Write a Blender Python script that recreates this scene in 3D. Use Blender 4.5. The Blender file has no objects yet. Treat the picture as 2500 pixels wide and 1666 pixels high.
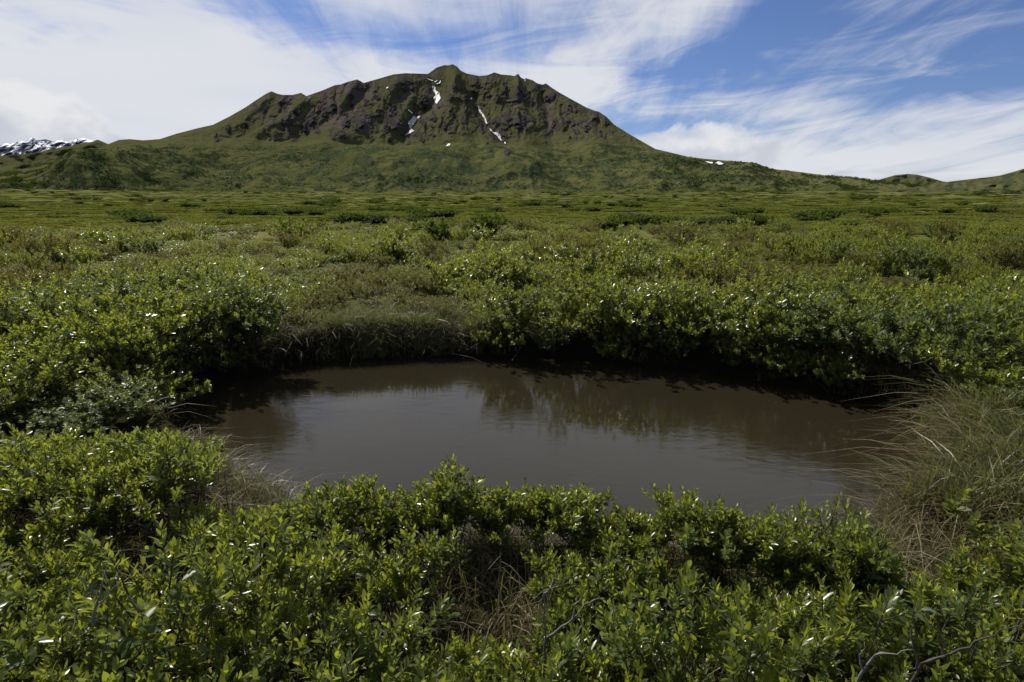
import bpy, math, random
import numpy as np
from mathutils import Vector, Matrix

rng = np.random.default_rng(7)
random.seed(7)
scene = bpy.context.scene
COL = scene.collection
R = math.radians

# ------------------------------------------------------------------ camera
CAMZ, PITCH, LENS = 2.1, R(13.5), 20.0
FPX = 2500 * LENS / 36.0
cam_data = bpy.data.cameras.new('camera')
cam_data.lens = LENS
cam_data.sensor_width = 36.0
cam_data.clip_start = 0.05
cam_data.clip_end = 60000
cam = bpy.data.objects.new('camera', cam_data)
cam.location = (0, 0, CAMZ)
cam.rotation_euler = (R(90) - PITCH, 0, 0)
COL.objects.link(cam)
scene.camera = cam

# ------------------------------------------------------------------ picture directions
CP, SP = math.cos(PITCH), math.sin(PITCH)


def pdir(u, v):
    u = np.asarray(u, float); v = np.asarray(v, float)
    a = (u - 1250) / FPX
    b = (833 - v) / FPX
    return a, CP + b * SP, -SP + b * CP


def azel(u, v):
    x, y, z = pdir(u, v)
    return np.degrees(np.arctan2(x, y)), np.degrees(np.arctan2(z, np.hypot(x, y)))


def on_plane(u, v, z=0.0):
    dx, dy, dz = pdir(u, v)
    t = (z - CAMZ) / dz
    return dx * t, dy * t


def at_range(u, v, r):
    dx, dy, dz = pdir(u, v)
    h = np.hypot(dx, dy)
    return dx / h * r, dy / h * r, CAMZ + dz / h * r


def project(x, y, z):
    zz = z - CAMZ
    d = y * CP - zz * SP
    up = y * SP + zz * CP
    d = np.maximum(d, 1e-3)
    return 1250 + FPX * x / d, 833 - FPX * up / d


# ------------------------------------------------------------------ node expressions
class E:
    """a tiny wrapper: arithmetic on sockets builds Math nodes"""
    def __init__(s, nt, sock): s.nt, s.k = nt, sock

    def m(s, op, *o, clamp=False):
        n = s.nt.nodes.new('ShaderNodeMath'); n.operation = op; n.use_clamp = clamp
        for i, q in enumerate((s,) + o):
            if isinstance(q, E): s.nt.links.new(q.k, n.inputs[i])
            else: n.inputs[i].default_value = float(q)
        return E(s.nt, n.outputs[0])

    def __add__(s, o): return s.m('ADD', o)
    def __radd__(s, o): return s.m('ADD', o)
    def __sub__(s, o): return s.m('SUBTRACT', o)
    def __rsub__(s, o): return s.m('MULTIPLY', -1.0).m('ADD', o)
    def __mul__(s, o): return s.m('MULTIPLY', o)
    def __rmul__(s, o): return s.m('MULTIPLY', o)
    def __truediv__(s, o): return s.m('DIVIDE', o)
    def exp(s): return s.m('EXPONENT')

    def sstep(s, a, b):
        n = s.nt.nodes.new('ShaderNodeMapRange'); n.interpolation_type = 'SMOOTHSTEP'
        s.nt.links.new(s.k, n.inputs['Value'])
        n.inputs['From Min'].default_value = a; n.inputs['From Max'].default_value = b
        return E(s.nt, n.outputs['Result'])


def xyz(nt, x, y, z=0.0):
    n = nt.nodes.new('ShaderNodeCombineXYZ')
    for i, q in enumerate((x, y, z)):
        if isinstance(q, E): nt.links.new(q.k, n.inputs[i])
        else: n.inputs[i].default_value = q
    return n.outputs[0]


def noise(nt, vec, scale, detail=4, rough=0.5, dist=0.0, typ=None, dim='3D'):
    n = nt.nodes.new('ShaderNodeTexNoise'); n.noise_dimensions = dim
    if vec is not None: nt.links.new(vec, n.inputs['Vector'])
    n.inputs['Scale'].default_value = scale; n.inputs['Detail'].default_value = detail
    n.inputs['Roughness'].default_value = rough; n.inputs['Distortion'].default_value = dist
    if typ: n.noise_type = typ
    return E(nt, n.outputs['Fac'] if 'Fac' in n.outputs else n.outputs[0])


def mixc(nt, f, a, b):
    n = nt.nodes.new('ShaderNodeMix'); n.data_type = 'RGBA'
    ia, ib, io = n.inputs[6], n.inputs[7], n.outputs[2]
    if isinstance(f, E): nt.links.new(f.k, n.inputs[0])
    else: n.inputs[0].default_value = f
    for q, i in ((a, ia), (b, ib)):
        if isinstance(q, tuple): i.default_value = (*q, 1.0)
        else: nt.links.new(q, i)
    return io


# ------------------------------------------------------------------ world, sun, exposure
SUN_AZ, SUN_EL = -38.0, 44.0        # degrees; azimuth from +Y, negative = left
world = bpy.data.worlds.new('World'); scene.world = world; world.use_nodes = True
nt = world.node_tree; nt.nodes.clear()
w_out = nt.nodes.new('ShaderNodeOutputWorld')
sky = nt.nodes.new('ShaderNodeTexSky'); sky.sky_type = 'NISHITA'; sky.sun_disc = False
sky.sun_elevation = R(SUN_EL); sky.sun_rotation = R(SUN_AZ)
sky.altitude = 900; sky.air_density = 1.0; sky.dust_density = 0.25; sky.ozone_density = 2.2
bg = nt.nodes.new('ShaderNodeBackground'); bg.inputs['Strength'].default_value = 0.060
tint = nt.nodes.new('ShaderNodeMix'); tint.data_type = 'RGBA'; tint.blend_type = 'MULTIPLY'; tint.inputs[0].default_value = 1.0
nt.links.new(sky.outputs[0], tint.inputs[6]); tint.inputs[7].default_value = (0.84, 0.93, 1.26, 1.0)
nt.links.new(tint.outputs[2], bg.inputs['Color'])
tc = nt.nodes.new('ShaderNodeTexCoord')
nv = nt.nodes.new('ShaderNodeVectorMath'); nv.operation = 'NORMALIZE'
nt.links.new(tc.outputs['Generated'], nv.inputs[0])
sp = nt.nodes.new('ShaderNodeSeparateXYZ'); nt.links.new(nv.outputs[0], sp.inputs[0])
X, Y, Z = (E(nt, sp.outputs[i]) for i in range(3))
AZ = X.m('ARCTAN2', Y) * 57.2958
EL = Z.m('ARCSINE') * 57.2958
den = Z.m('MAXIMUM', 0.0) + 0.13
PX, PY = X / den, Y / den
n_str = noise(nt, xyz(nt, PX * 1.0 - PY * 0.10, PY * 0.16, 3.1), 1.9, 6, 0.62, 0.7, dim='2D')
n_fine = noise(nt, xyz(nt, PX * 1.0 + PY * 0.12, PY * 0.22, 9.1), 5.5, 4, 0.66, 1.0, dim='2D')
n_big = noise(nt, xyz(nt, PX, PY, 1.7), 0.55, 3, 0.55, 0.4, dim='2D')
n_wisp = noise(nt, xyz(nt, AZ * 0.085 - EL * 0.03, EL * 0.42 - AZ * 0.02, 5.0), 1.0, 6, 0.6, 0.8, dim='2D')
n_puff = noise(nt, xyz(nt, AZ * 0.26, EL * 0.36, 2.0), 1.0, 6, 0.6, 0.3, dim='2D')


AE = xyz(nt, AZ, EL, 0.0)


def blob(u, v, su, sv, rot, amp, k=0.0412 * 1.75):
    """soft patch of cloud cover round one direction of the sky; sizes in photo pixels"""
    a0, e0 = azel(u, v)
    mpn = nt.nodes.new('ShaderNodeMapping'); mpn.vector_type = 'TEXTURE'
    mpn.inputs['Location'].default_value = (float(a0), float(e0), 0); mpn.inputs['Rotation'].default_value = (0, 0, R(rot))
    mpn.inputs['Scale'].default_value = (su * k, sv * k, 1.0)
    nt.links.new(AE, mpn.inputs['Vector'])
    gr = nt.nodes.new('ShaderNodeTexGradient'); gr.gradient_type = 'QUADRATIC_SPHERE' if False else 'SPHERICAL'
    nt.links.new(mpn.outputs[0], gr.inputs[0])
    return E(nt, gr.outputs['Fac']) * (amp * 1.15)


cov = (n_str - 0.5) * 0.95 + (n_big - 0.5) * 0.5 + (n_fine - 0.5) * 0.30
low = EL.sstep(7.0, 1.0)
cov = cov + low * 0.18
for b_ in [(380, 260, 800, 120, -6, 0.95), (40, 150, 330, 70, 0, 0.34), (950, 165, 420, 45, -9, 0.26),
           (70, 95, 100, 36, 0, -0.50), (760, 50, 420, 50, -13, -0.34), (1180, 60, 260, 70, 0, -0.16),
           (1470, 130, 360, 60, 26, 0.30), (1480, 210, 260, 40, -7, 0.36),
           (1850, 255, 330, 36, -4, 0.26), (2050, 300, 420, 26, 0, 0.26), (2150, 390, 620, 34, 0, 0.55),
           (1640, 240, 120, 50, 20, -0.12), (2150, 110, 620, 110, 12, -0.10), (1750, 130, 160, 40, 24, -0.20),
           (2300, 215, 400, 26, 8, -0.10), (1500, 315, 130, 20, 0, -0.15), (1300, -330, 1200, 190, 5, 0.85)]:
    cov = cov + blob(*b_)
wm = EL.sstep(22.0, 9.0)
cov = cov + (n_wisp - 0.5) * wm * 1.35
dens = cov.sstep(-0.30, 0.66)
# low heaps of cumulus behind the ridge and over the snowy range
ca, ce = azel(-30, 330)
cb, cbe = azel(1690, 372)


def heap(u, v, su, sv, grow):
    a0, e0 = azel(u, v)
    x_ = (AZ - float(a0)) / (su * 0.0412); y_ = (EL - float(e0)) / (sv * 0.0412)
    return 1.0 - (x_ * x_ + y_ * y_) + (n_puff - 0.5) * grow


h1 = heap(-40, 345, 240, 112, 1.3).sstep(-0.05, 0.35)
h2 = heap(1690, 375, 215, 62, 2.0).sstep(-0.1, 0.6)
heapm = h1.m('MAXIMUM', h2)
heap_lit = EL.sstep(3.5, 8.5) * 0.35
shade = noise(nt, xyz(nt, AZ * 0.2, EL * 0.3, 7.7), 1.0, 4, 0.55, dim='2D')
cir = nt.nodes.new('ShaderNodeBackground')
nt.links.new(mixc(nt, n_big.sstep(0.35, 0.7), (0.93, 0.95, 1.0), (0.86, 0.89, 0.98)), cir.inputs['Color'])
cir.inputs['Strength'].default_value = 0.69
cum = nt.nodes.new('ShaderNodeBackground')
nt.links.new(mixc(nt, (shade - 0.5 + (h1 + h2) * -0.15 + heap_lit).sstep(-0.15, 0.25), (0.66, 0.70, 0.79), (0.99, 0.99, 1.0)), cum.inputs['Color'])
cum.inputs['Strength'].default_value = 0.73
m1 = nt.nodes.new('ShaderNodeMixShader'); m2 = nt.nodes.new('ShaderNodeMixShader')
nt.links.new((dens * 0.97).k, m1.inputs[0]); nt.links.new(bg.outputs[0], m1.inputs[1]); nt.links.new(cir.outputs[0], m1.inputs[2])
nt.links.new((heapm * 0.85).k, m2.inputs[0]); nt.links.new(m1.outputs[0], m2.inputs[1]); nt.links.new(cum.outputs[0], m2.inputs[2])
nt.links.new(m2.outputs[0], w_out.inputs['Surface'])

sun_d = bpy.data.lights.new('sun', 'SUN'); sun_d.energy = 5.0; sun_d.angle = R(0.55); sun_d.color = (1.0, 0.955, 0.88)
sun = bpy.data.objects.new('sun', sun_d); COL.objects.link(sun)
sv = Vector((math.sin(R(SUN_AZ)) * math.cos(R(SUN_EL)), math.cos(R(SUN_AZ)) * math.cos(R(SUN_EL)), math.sin(R(SUN_EL))))
sun.rotation_euler = (-sv).to_track_quat('-Z', 'Y').to_euler()
sun.location = (0, 0, 50)
vs = scene.view_settings
vs.view_transform = 'Standard'; vs.look = 'None'; vs.exposure = 0.2; vs.gamma = 1.0; vs.use_curve_mapping = False
scene.cycles.max_bounces = 5; scene.cycles.diffuse_bounces = 2; scene.cycles.glossy_bounces = 2
scene.cycles.use_adaptive_sampling = True; scene.cycles.adaptive_threshold = 0.02
scene.cycles.transmission_bounces = 4; scene.cycles.transparent_max_bounces = 8
scene.cycles.use_denoising = True
scene.cycles.sample_clamp_indirect = 6.0


# ------------------------------------------------------------------ numpy noise
_perm = np.random.default_rng(3).permutation(4096)
_g = np.random.default_rng(4).uniform(0, 2 * np.pi, 4096)
_gx, _gy = np.cos(_g), np.sin(_g)


def perlin(x, y, seed=0):
    x = np.asarray(x, float); y = np.asarray(y, float)
    xi = np.floor(x).astype(int); yi = np.floor(y).astype(int)
    xf, yf = x - xi, y - yi
    u = xf ** 3 * (xf * (xf * 6 - 15) + 10); w = yf ** 3 * (yf * (yf * 6 - 15) + 10)

    def g(i, j, dx, dy):
        h = _perm[(_perm[(i + seed * 131) & 4095] + j) & 4095]
        return _gx[h] * dx + _gy[h] * dy
    a = g(xi, yi, xf, yf); b = g(xi + 1, yi, xf - 1, yf)
    c = g(xi, yi + 1, xf, yf - 1); d = g(xi + 1, yi + 1, xf - 1, yf - 1)
    return (a + u * (b - a) + w * ((c + u * (d - c)) - (a + u * (b - a)))) * 1.5


def fbm(x, y, octv=4, seed=0, gain=0.5):
    s, a = 0, 1.0
    for o in range(octv):
        s = s + a * perlin(x * 2 ** o, y * 2 ** o, seed + o * 7); a *= gain
    return s


def ridged(x, y, octv=4, seed=0, gain=0.5):
    s, a = 0, 1.0
    for o in range(octv):
        s = s + a * (1 - 2 * np.abs(perlin(x * 2 ** o, y * 2 ** o, seed + o * 7))); a *= gain
    return s


def sst(a, b, x):
    t = np.clip((x - a) / (b - a), 0, 1); return t * t * (3 - 2 * t)


# ------------------------------------------------------------------ mesh helpers
def make_mesh(name, verts, quads=None, tris=None, mats=(), smooth=True, qmat=None, tmat=None, attrs=None):
    verts = np.asarray(verts, np.float32)
    quads = np.zeros((0, 4), np.int32) if quads is None else np.asarray(quads, np.int32).reshape(-1, 4)
    tris = np.zeros((0, 3), np.int32) if tris is None else np.asarray(tris, np.int32).reshape(-1, 3)
    me = bpy.data.meshes.new(name)
    me.vertices.add(len(verts)); me.vertices.foreach_set('co', verts.ravel())
    nl = quads.size + tris.size; npoly = len(quads) + len(tris)
    if npoly == 0:
        me.update(); return me
    me.loops.add(nl); me.polygons.add(npoly)
    me.loops.foreach_set('vertex_index', np.concatenate([quads.ravel(), tris.ravel()]))
    tot = np.concatenate([np.full(len(quads), 4), np.full(len(tris), 3)]).astype(np.int32)
    me.polygons.foreach_set('loop_start', np.concatenate([[0], np.cumsum(tot)[:-1]]).astype(np.int32))
    if smooth: me.polygons.foreach_set('use_smooth', np.ones(npoly, bool))
    for m in mats: me.materials.append(m)
    if qmat is not None or tmat is not None:
        a = np.zeros(len(quads), np.int32) if qmat is None else np.asarray(qmat, np.int32)
        b = np.zeros(len(tris), np.int32) if tmat is None else np.asarray(tmat, np.int32)
        me.polygons.foreach_set('material_index', np.concatenate([a, b]))
    for k, val in (attrs or {}).items():
        at = me.attributes.new(k, 'FLOAT', 'POINT'); at.data.foreach_set('value', np.asarray(val, np.float32))
    me.update(calc_edges=True)
    return me


def put(name, me, parent=None, kind=None, label=None, cat=None, group=None, loc=None, rotz=None, scl=None):
    o = bpy.data.objects.new(name, me); COL.objects.link(o)
    if parent: o.parent = parent
    if loc is not None: o.location = loc
    if rotz is not None: o.rotation_euler = (0, 0, rotz)
    if scl is not None: o.scale = scl
    for k, val in (('kind', kind), ('label', label), ('category', cat), ('group', group)):
        if val: o[k] = val
    return o


def grid_quads(nr, nc):
    i = np.arange(nr - 1)[:, None] * nc + np.arange(nc - 1)[None, :]
    return np.stack([i, i + 1, i + nc + 1, i + nc], -1).reshape(-1, 4)


class Build:
    """collects tubes and leaves, gives one mesh"""
    def __init__(s): s.v, s.q, s.t, s.qm, s.tm, s.a, s.n = [], [], [], [], [], [], 0

    def add(s, v, q=None, t=None, m=0, a=None):
        v = np.asarray(v, float).reshape(-1, 3)
        s.v.append(v)
        if q is not None and len(q): s.q.append(np.asarray(q) + s.n); s.qm.append(np.full(len(q), m))
        if t is not None and len(t): s.t.append(np.asarray(t) + s.n); s.tm.append(np.full(len(t), m))
        s.a.append(np.full(len(v), 0.5) if a is None else np.asarray(a, float)); s.n += len(v)

    def tube(s, pts, rad, sides=5, m=0):
        pts = np.asarray(pts, float); k = len(pts); rad = np.broadcast_to(rad, (k,))
        d = np.gradient(pts, axis=0); d /= np.linalg.norm(d, axis=1, keepdims=True) + 1e-9
        ref = np.where(np.abs(d[:, 2:3]) > 0.9, [[1., 0, 0]], [[0, 0, 1.]])
        x = np.cross(d, ref); x /= np.linalg.norm(x, axis=1, keepdims=True) + 1e-9
        y = np.cross(d, x)
        th = np.arange(sides) * 2 * np.pi / sides
        ring = pts[:, None] + rad[:, None, None] * (np.cos(th)[None, :, None] * x[:, None] + np.sin(th)[None, :, None] * y[:, None])
        i = np.arange(k - 1)[:, None] * sides; j = np.arange(sides)[None]; jn = (j + 1) % sides
        q = np.stack([i + j, i + jn, i + sides + jn, i + sides + j], -1).reshape(-1, 4)
        tip = (k - 1) * sides
        t = [(tip + a_, tip + a_ + 1, tip) for a_ in range(1, sides - 1)]
        s.add(ring.reshape(-1, 3), q, t, m)

    def leaves(s, pos, d, nrm, ln, wr, rows=3, m=1, val=None, curl=0.12, fold=0.25):
        pos = np.asarray(pos, float); N = len(pos)
        if N == 0: return
        d = d / (np.linalg.norm(d, axis=1, keepdims=True) + 1e-9)
        nrm = nrm - d * np.sum(nrm * d, 1, keepdims=True); nrm /= np.linalg.norm(nrm, axis=1, keepdims=True) + 1e-9
        sd = np.cross(d, nrm)
        val = rng.random(N) if val is None else val
        if rows == 0:      # two facets
            T = np.array([[0, 0, 0], [0.5, -1, 0], [1, 0, 0], [0.5, 1, 0]], float)
            T[[1, 3], 2] = fold * 0.5
            tri = np.array([[0, 1, 2], [0, 2, 3]])
            quad = np.zeros((0, 4), int)
        else:
            ss = {3: [0.22, 0.5, 0.78], 2: [0.33, 0.68]}[rows]
            ww = {3: [0.78, 1.0, 0.66], 2: [1.0, 0.85]}[rows]
            T = [[0, 0, 0]]
            for a_, b_ in zip(ss, ww):
                c_ = -curl * a_ * a_ * 2
                T += [[a_, -b_, c_ + fold * b_], [a_, 0, c_], [a_, b_, c_ + fold * b_]]
            T.append([1, 0, -curl * 2.2]); T = np.array(T, float)
            tri, quad = [[0, 1, 2], [0, 2, 3]], []
            for r_ in range(rows - 1):
                o = 1 + 3 * r_
                quad += [[o, o + 3, o + 4, o + 1], [o + 1, o + 4, o + 5, o + 2]]
            o = 1 + 3 * (rows - 1)
            tri += [[o, o + 3, o + 1], [o + 1, o + 3, o + 2]]
            tri, quad = np.array(tri), np.array(quad)
        L = np.asarray(ln)[:, None, None]; W = L * np.asarray(wr).reshape(-1, 1, 1)
        cz = W if rows else W
        v = pos[:, None] + T[None, :, 0:1] * L * d[:, None] + T[None, :, 1:2] * W * sd[:, None]
        v = v + np.where(np.abs(T[None, :, 1:2]) > 0, T[None, :, 2:3], T[None, :, 2:3]) * (W * 0.9) * nrm[:, None]
        off = (np.arange(N) * len(T))[:, None, None]
        s.add(v.reshape(-1, 3), (quad[None] + off).reshape(-1, 4) if len(quad) else None,
              (tri[None] + off).reshape(-1, 3), m, np.repeat(val, len(T)))

    def mesh(s, name, mats, smooth=True):
        return make_mesh(name, np.concatenate(s.v), np.concatenate(s.q) if s.q else None, np.concatenate(s.t) if s.t else None,
                         mats, smooth, np.concatenate(s.qm) if s.qm else None, np.concatenate(s.tm) if s.tm else None,
                         {'tone': np.concatenate(s.a)})


# ------------------------------------------------------------------ materials
def new_mat(name):
    m = bpy.data.materials.new(name); m.use_nodes = True
    t = m.node_tree; t.nodes.clear()
    o = t.nodes.new('ShaderNodeOutputMaterial')
    return m, t, o


def attr(t, name):
    n = t.nodes.new('ShaderNodeAttribute'); n.attribute_name = name
    return E(t, n.outputs['Fac'])


def leaf_mat(name, dark, light, trans, tfac=0.42, rough=0.36, spec=0.55):
    m, t, o = new_mat(name)
    tone = attr(t, 'tone')
    oi = t.nodes.new('ShaderNodeObjectInfo')
    f = (tone * 0.65 + E(t, oi.outputs['Random']) * 0.35)
    c = mixc(t, f, dark, light)
    p = t.nodes.new('ShaderNodeBsdfPrincipled'); t.links.new(c, p.inputs['Base Color'])
    p.inputs['Roughness'].default_value = rough; p.inputs['Specular IOR Level'].default_value = spec
    tr = t.nodes.new('ShaderNodeBsdfTranslucent')
    t.links.new(mixc(t, f, tuple(x * 0.7 for x in trans), trans), tr.inputs['Color'])
    mx = t.nodes.new('ShaderNodeMixShader'); mx.inputs[0].default_value = tfac
    t.links.new(p.outputs[0], mx.inputs[1]); t.links.new(tr.outputs[0], mx.inputs[2]); t.links.new(mx.outputs[0], o.inputs[0])
    return m


M_WILLOW = leaf_mat('willow leaf', (0.055, 0.084, 0.014), (0.125, 0.156, 0.025), (0.36, 0.405, 0.034), 0.50, .30, .65)
M_WILLOW2 = leaf_mat('grey willow leaf', (0.055, 0.082, 0.024), (0.110, 0.140, 0.044), (0.26, 0.31, 0.045), 0.44, .42, .35)
M_BIRCH = leaf_mat('dwarf birch leaf', (0.055, 0.062, 0.018), (0.115, 0.110, 0.030), (0.26, 0.25, 0.035), 0.42, .5, .25)
M_YEL = leaf_mat('bright willow leaf', (0.074, 0.095, 0.016), (0.138, 0.156, 0.028), (0.34, 0.37, 0.038), 0.47, .5, .3)
M_FARS = [leaf_mat('far scrub leaf ' + n_, a_, b_, c_, .35, .9, .0) for n_, a_, b_, c_ in
          (('yellow', (0.100, 0.122, 0.024), (0.158, 0.174, 0.040), (0.30, 0.34, 0.045)), ('green', (0.040, 0.062, 0.016), (0.075, 0.098, 0.024), (0.15, 0.20, 0.03)),
           ('olive', (0.115, 0.110, 0.028), (0.175, 0.160, 0.046), (0.32, 0.30, 0.05)), ('grey', (0.045, 0.064, 0.028), (0.080, 0.100, 0.046), (0.13, 0.17, 0.05)))]
M_GRASS = leaf_mat('sedge blade', (0.050, 0.062, 0.014), (0.190, 0.185, 0.070), (0.20, 0.23, 0.05), 0.32, 0.42, 0.4)
M_DRY = leaf_mat('dry grass blade', (0.060, 0.042, 0.020), (0.24, 0.19, 0.10), (0.20, 0.15, 0.07), 0.25, 0.6, 0.3)


def bark_mat(name, a, b):
    m, t, o = new_mat(name)
    g = t.nodes.new('ShaderNodeTexCoord')
    c = mixc(t, noise(t, g.outputs['Object'], 60, 4, 0.6), a, b)
    p = t.nodes.new('ShaderNodeBsdfPrincipled'); t.links.new(c, p.inputs['Base Color']); p.inputs['Roughness'].default_value = 0.7
    bp = t.nodes.new('ShaderNodeBump'); bp.inputs['Strength'].default_value = 0.5; bp.inputs['Distance'].default_value = 0.002
    t.links.new(noise(t, g.outputs['Object'], 180, 3).k, bp.inputs['Height']); t.links.new(bp.outputs[0], p.inputs['Normal'])
    t.links.new(p.outputs[0], o.inputs[0]); return m


M_BARK = bark_mat('willow bark', (0.022, 0.017, 0.014), (0.075, 0.058, 0.048))
M_DEAD = bark_mat('weathered dead wood', (0.07, 0.062, 0.055), (0.22, 0.20, 0.185))
M_DRIFT = bark_mat('damp dead wood', (0.04, 0.034, 0.028), (0.13, 0.112, 0.095))
M_RED = bark_mat('red brown bark', (0.07, 0.032, 0.018), (0.16, 0.085, 0.055))


def tundra_mat(name, rocky):
    m, t, o = new_mat(name)
    ge = t.nodes.new('ShaderNodeNewGeometry'); pos = ge.outputs['Position']
    n1 = noise(t, pos, 0.011, 4, 0.6, 0.4, dim='2D'); n2 = noise(t, pos, 0.09, 5, 0.62, dim='2D'); n3 = noise(t, pos, 0.9, 3, 0.6, dim='2D')
    c = mixc(t, n1.sstep(0.36, 0.62), (0.094, 0.104, 0.032), (0.146, 0.142, 0.050))
    c = mixc(t, n2.sstep(0.45, 0.72) * 0.7, c, (0.050, 0.075, 0.020))
    c = mixc(t, n3.sstep(0.5, 0.75) * 0.5, c, (0.045, 0.060, 0.018))
    h = n2 * 1.0 + n3 * 0.35
    if rocky:
        c = mixc(t, 1.0, c, mixc(t, n1.sstep(0.36, 0.62), (0.072, 0.077, 0.028), (0.100, 0.098, 0.038)))
        c = mixc(t, n2.sstep(0.45, 0.72) * 0.7, c, (0.046, 0.062, 0.018))
        nf_ = noise(t, pos, 0.06, 5, 0.68) - 0.5
        bush = (attr(t, 'bush') + nf_ * 1.3).sstep(0.30, 0.72); rock = (attr(t, 'rock') + nf_ * 1.5).sstep(0.36, 0.62); scree = (attr(t, 'scree') + nf_ * 1.2).sstep(0.36, 0.80)
        c = mixc(t, attr(t, 'upper') * 0.8, c, mixc(t, n2, (0.060, 0.062, 0.028), (0.088, 0.084, 0.040)))
        c = mixc(t, bush, c, mixc(t, n2, (0.040, 0.052, 0.022), (0.064, 0.074, 0.036)))
        c = mixc(t, scree, c, mixc(t, noise(t, pos, 0.05, 6, 0.7), (0.060, 0.049, 0.040), (0.120, 0.099, 0.082)))
        c = mixc(t, rock, c, mixc(t, noise(t, pos, 0.12, 6, 0.7), (0.028, 0.025, 0.023), (0.080, 0.069, 0.062)))
        h = noise(t, pos, 0.05, 5, 0.65) * 9.0
        dist, st = 1.0, 0.8
    else:
        peat = attr(t, 'peat')
        c = mixc(t, peat, c, mixc(t, noise(t, pos, 9.0, 5, 0.6), (0.014, 0.011, 0.006), (0.044, 0.040, 0.016)))
        c = mixc(t, attr(t, 'wet'), c, (0.013, 0.011, 0.007))
        h = n3 * 0.25
        dist, st = 1.0, 0.8
    p = t.nodes.new('ShaderNodeBsdfPrincipled'); t.links.new(c, p.inputs['Base Color'])
    p.inputs['Roughness'].default_value = 0.95; p.inputs['Specular IOR Level'].default_value = 0.0
    bp = t.nodes.new('ShaderNodeBump'); bp.inputs['Strength'].default_value = st; bp.inputs['Distance'].default_value = dist
    t.links.new(h.k, bp.inputs['Height']); t.links.new(bp.outputs[0], p.inputs['Normal'])
    t.links.new(p.outputs[0], o.inputs[0]); return m


M_GROUND = tundra_mat('tundra ground', False)
M_MOUNT = tundra_mat('tundra mountain side', True)

M_SNOW, t_, o_ = new_mat('old snow')
g_ = t_.nodes.new('ShaderNodeNewGeometry')
p_ = t_.nodes.new('ShaderNodeBsdfPrincipled'); p_.inputs['Roughness'].default_value = 0.7
t_.links.new(mixc(t_, attr(t_, 'dirt'), (0.86, 0.86, 0.88), mixc(t_, noise(t_, g_.outputs['Position'], 0.08, 5, 0.6), (0.34, 0.29, 0.26), (0.56, 0.51, 0.48))), p_.inputs['Base Color'])
t_.links.new(p_.outputs[0], o_.inputs[0])

M_ALP, t_, o_ = new_mat('snowy rock')
p_ = t_.nodes.new('ShaderNodeBsdfPrincipled'); p_.inputs['Roughness'].default_value = 0.8
t_.links.new(mixc(t_, attr(t_, 'snow'), (0.10, 0.11, 0.135), (0.80, 0.82, 0.86)), p_.inputs['Base Color'])
t_.links.new(p_.outputs[0], o_.inputs[0])

M_WATER, t_, o_ = new_mat('murky pond water')
g_ = t_.nodes.new('ShaderNodeNewGeometry')
p_ = t_.nodes.new('ShaderNodeBsdfPrincipled')
t_.links.new(mixc(t_, noise(t_, g_.outputs['Position'], 0.5, 3), (0.018, 0.015, 0.008), (0.024, 0.019, 0.011)), p_.inputs['Base Color'])
p_.inputs['Roughness'].default_value = 0.03; p_.inputs['IOR'].default_value = 1.333
mp = t_.nodes.new('ShaderNodeMapping'); mp.inputs['Scale'].default_value = (1.0, 2.2, 1.0); mp.inputs['Rotation'].default_value = (0, 0, R(12))
t_.links.new(g_.outputs['Position'], mp.inputs['Vector'])
hh = noise(t_, mp.outputs[0], 5.0, 5, 0.62, 0.5) * noise(t_, g_.outputs['Position'], 0.7, 2).sstep(0.32, 0.7)
bp = t_.nodes.new('ShaderNodeBump'); bp.inputs['Strength'].default_value = 0.35; bp.inputs['Distance'].default_value = 0.012
t_.links.new(hh.k, bp.inputs['Height']); t_.links.new(bp.outputs[0], p_.inputs['Normal'])
t_.links.new(p_.outputs[0], o_.inputs[0])

# ------------------------------------------------------------------ pond outline and ground height
POND_PX = [(640, 912), (760, 885), (880, 876), (1000, 870), (1150, 868), (1300, 872), (1450, 878), (1600, 892), (1750, 910),
           (1880, 930), (2000, 952), (2120, 978), (2220, 1010), (2285, 1060), (2310, 1130), (2295, 1210), (2250, 1280), (2170, 1340),
           (2040, 1385), (1850, 1410), (1650, 1420), (1450, 1415), (1250, 1405), (1080, 1400), (930, 1385), (800, 1350), (690, 1300),
           (610, 1245), (560, 1185), (500, 1125), (440, 1085), (390, 1040), (380, 1000), (420, 965), (500, 938), (570, 924)]
_pp = np.array(on_plane(*np.array(POND_PX, float).T, 0.0)).T
# smooth closed outline
POND = []
n_ = len(_pp)
for i in range(n_):
    p0, p1, p2, p3 = _pp[i - 1], _pp[i], _pp[(i + 1) % n_], _pp[(i + 2) % n_]
    for s_ in (0, 0.33, 0.67):
        POND.append(0.5 * (2 * p1 + (p2 - p0) * s_ + (2 * p0 - 5 * p1 + 4 * p2 - p3) * s_ ** 2 + (3 * p1 - p0 - 3 * p2 + p3) * s_ ** 3))
POND = np.array(POND)


def pond_sd(x, y):
    x = np.asarray(x, float); y = np.asarray(y, float)
    sh = x.shape; x = x.ravel(); y = y.ravel()
    out = np.full(x.shape, 30.0)
    near = (np.hypot(x, y - 5) < 14)
    px_, py_ = x[near], y[near]
    best = np.full(px_.shape, 1e9); ins = np.zeros(px_.shape, bool)
    A = POND; B = np.roll(POND, -1, 0)
    for (ax, ay), (bx_, by_) in zip(A, B):
        ex, ey = bx_ - ax, by_ - ay
        t = np.clip(((px_ - ax) * ex + (py_ - ay) * ey) / (ex * ex + ey * ey + 1e-12), 0, 1)
        best = np.minimum(best, np.hypot(px_ - ax - t * ex, py_ - ay - t * ey))
        c = ((ay > py_) != (by_ > py_)) & (px_ < ex * (py_ - ay) / (ey + 1e-12) + ax)
        ins ^= c
    out[near] = np.where(ins, -best, best)
    return out.reshape(sh)


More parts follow.
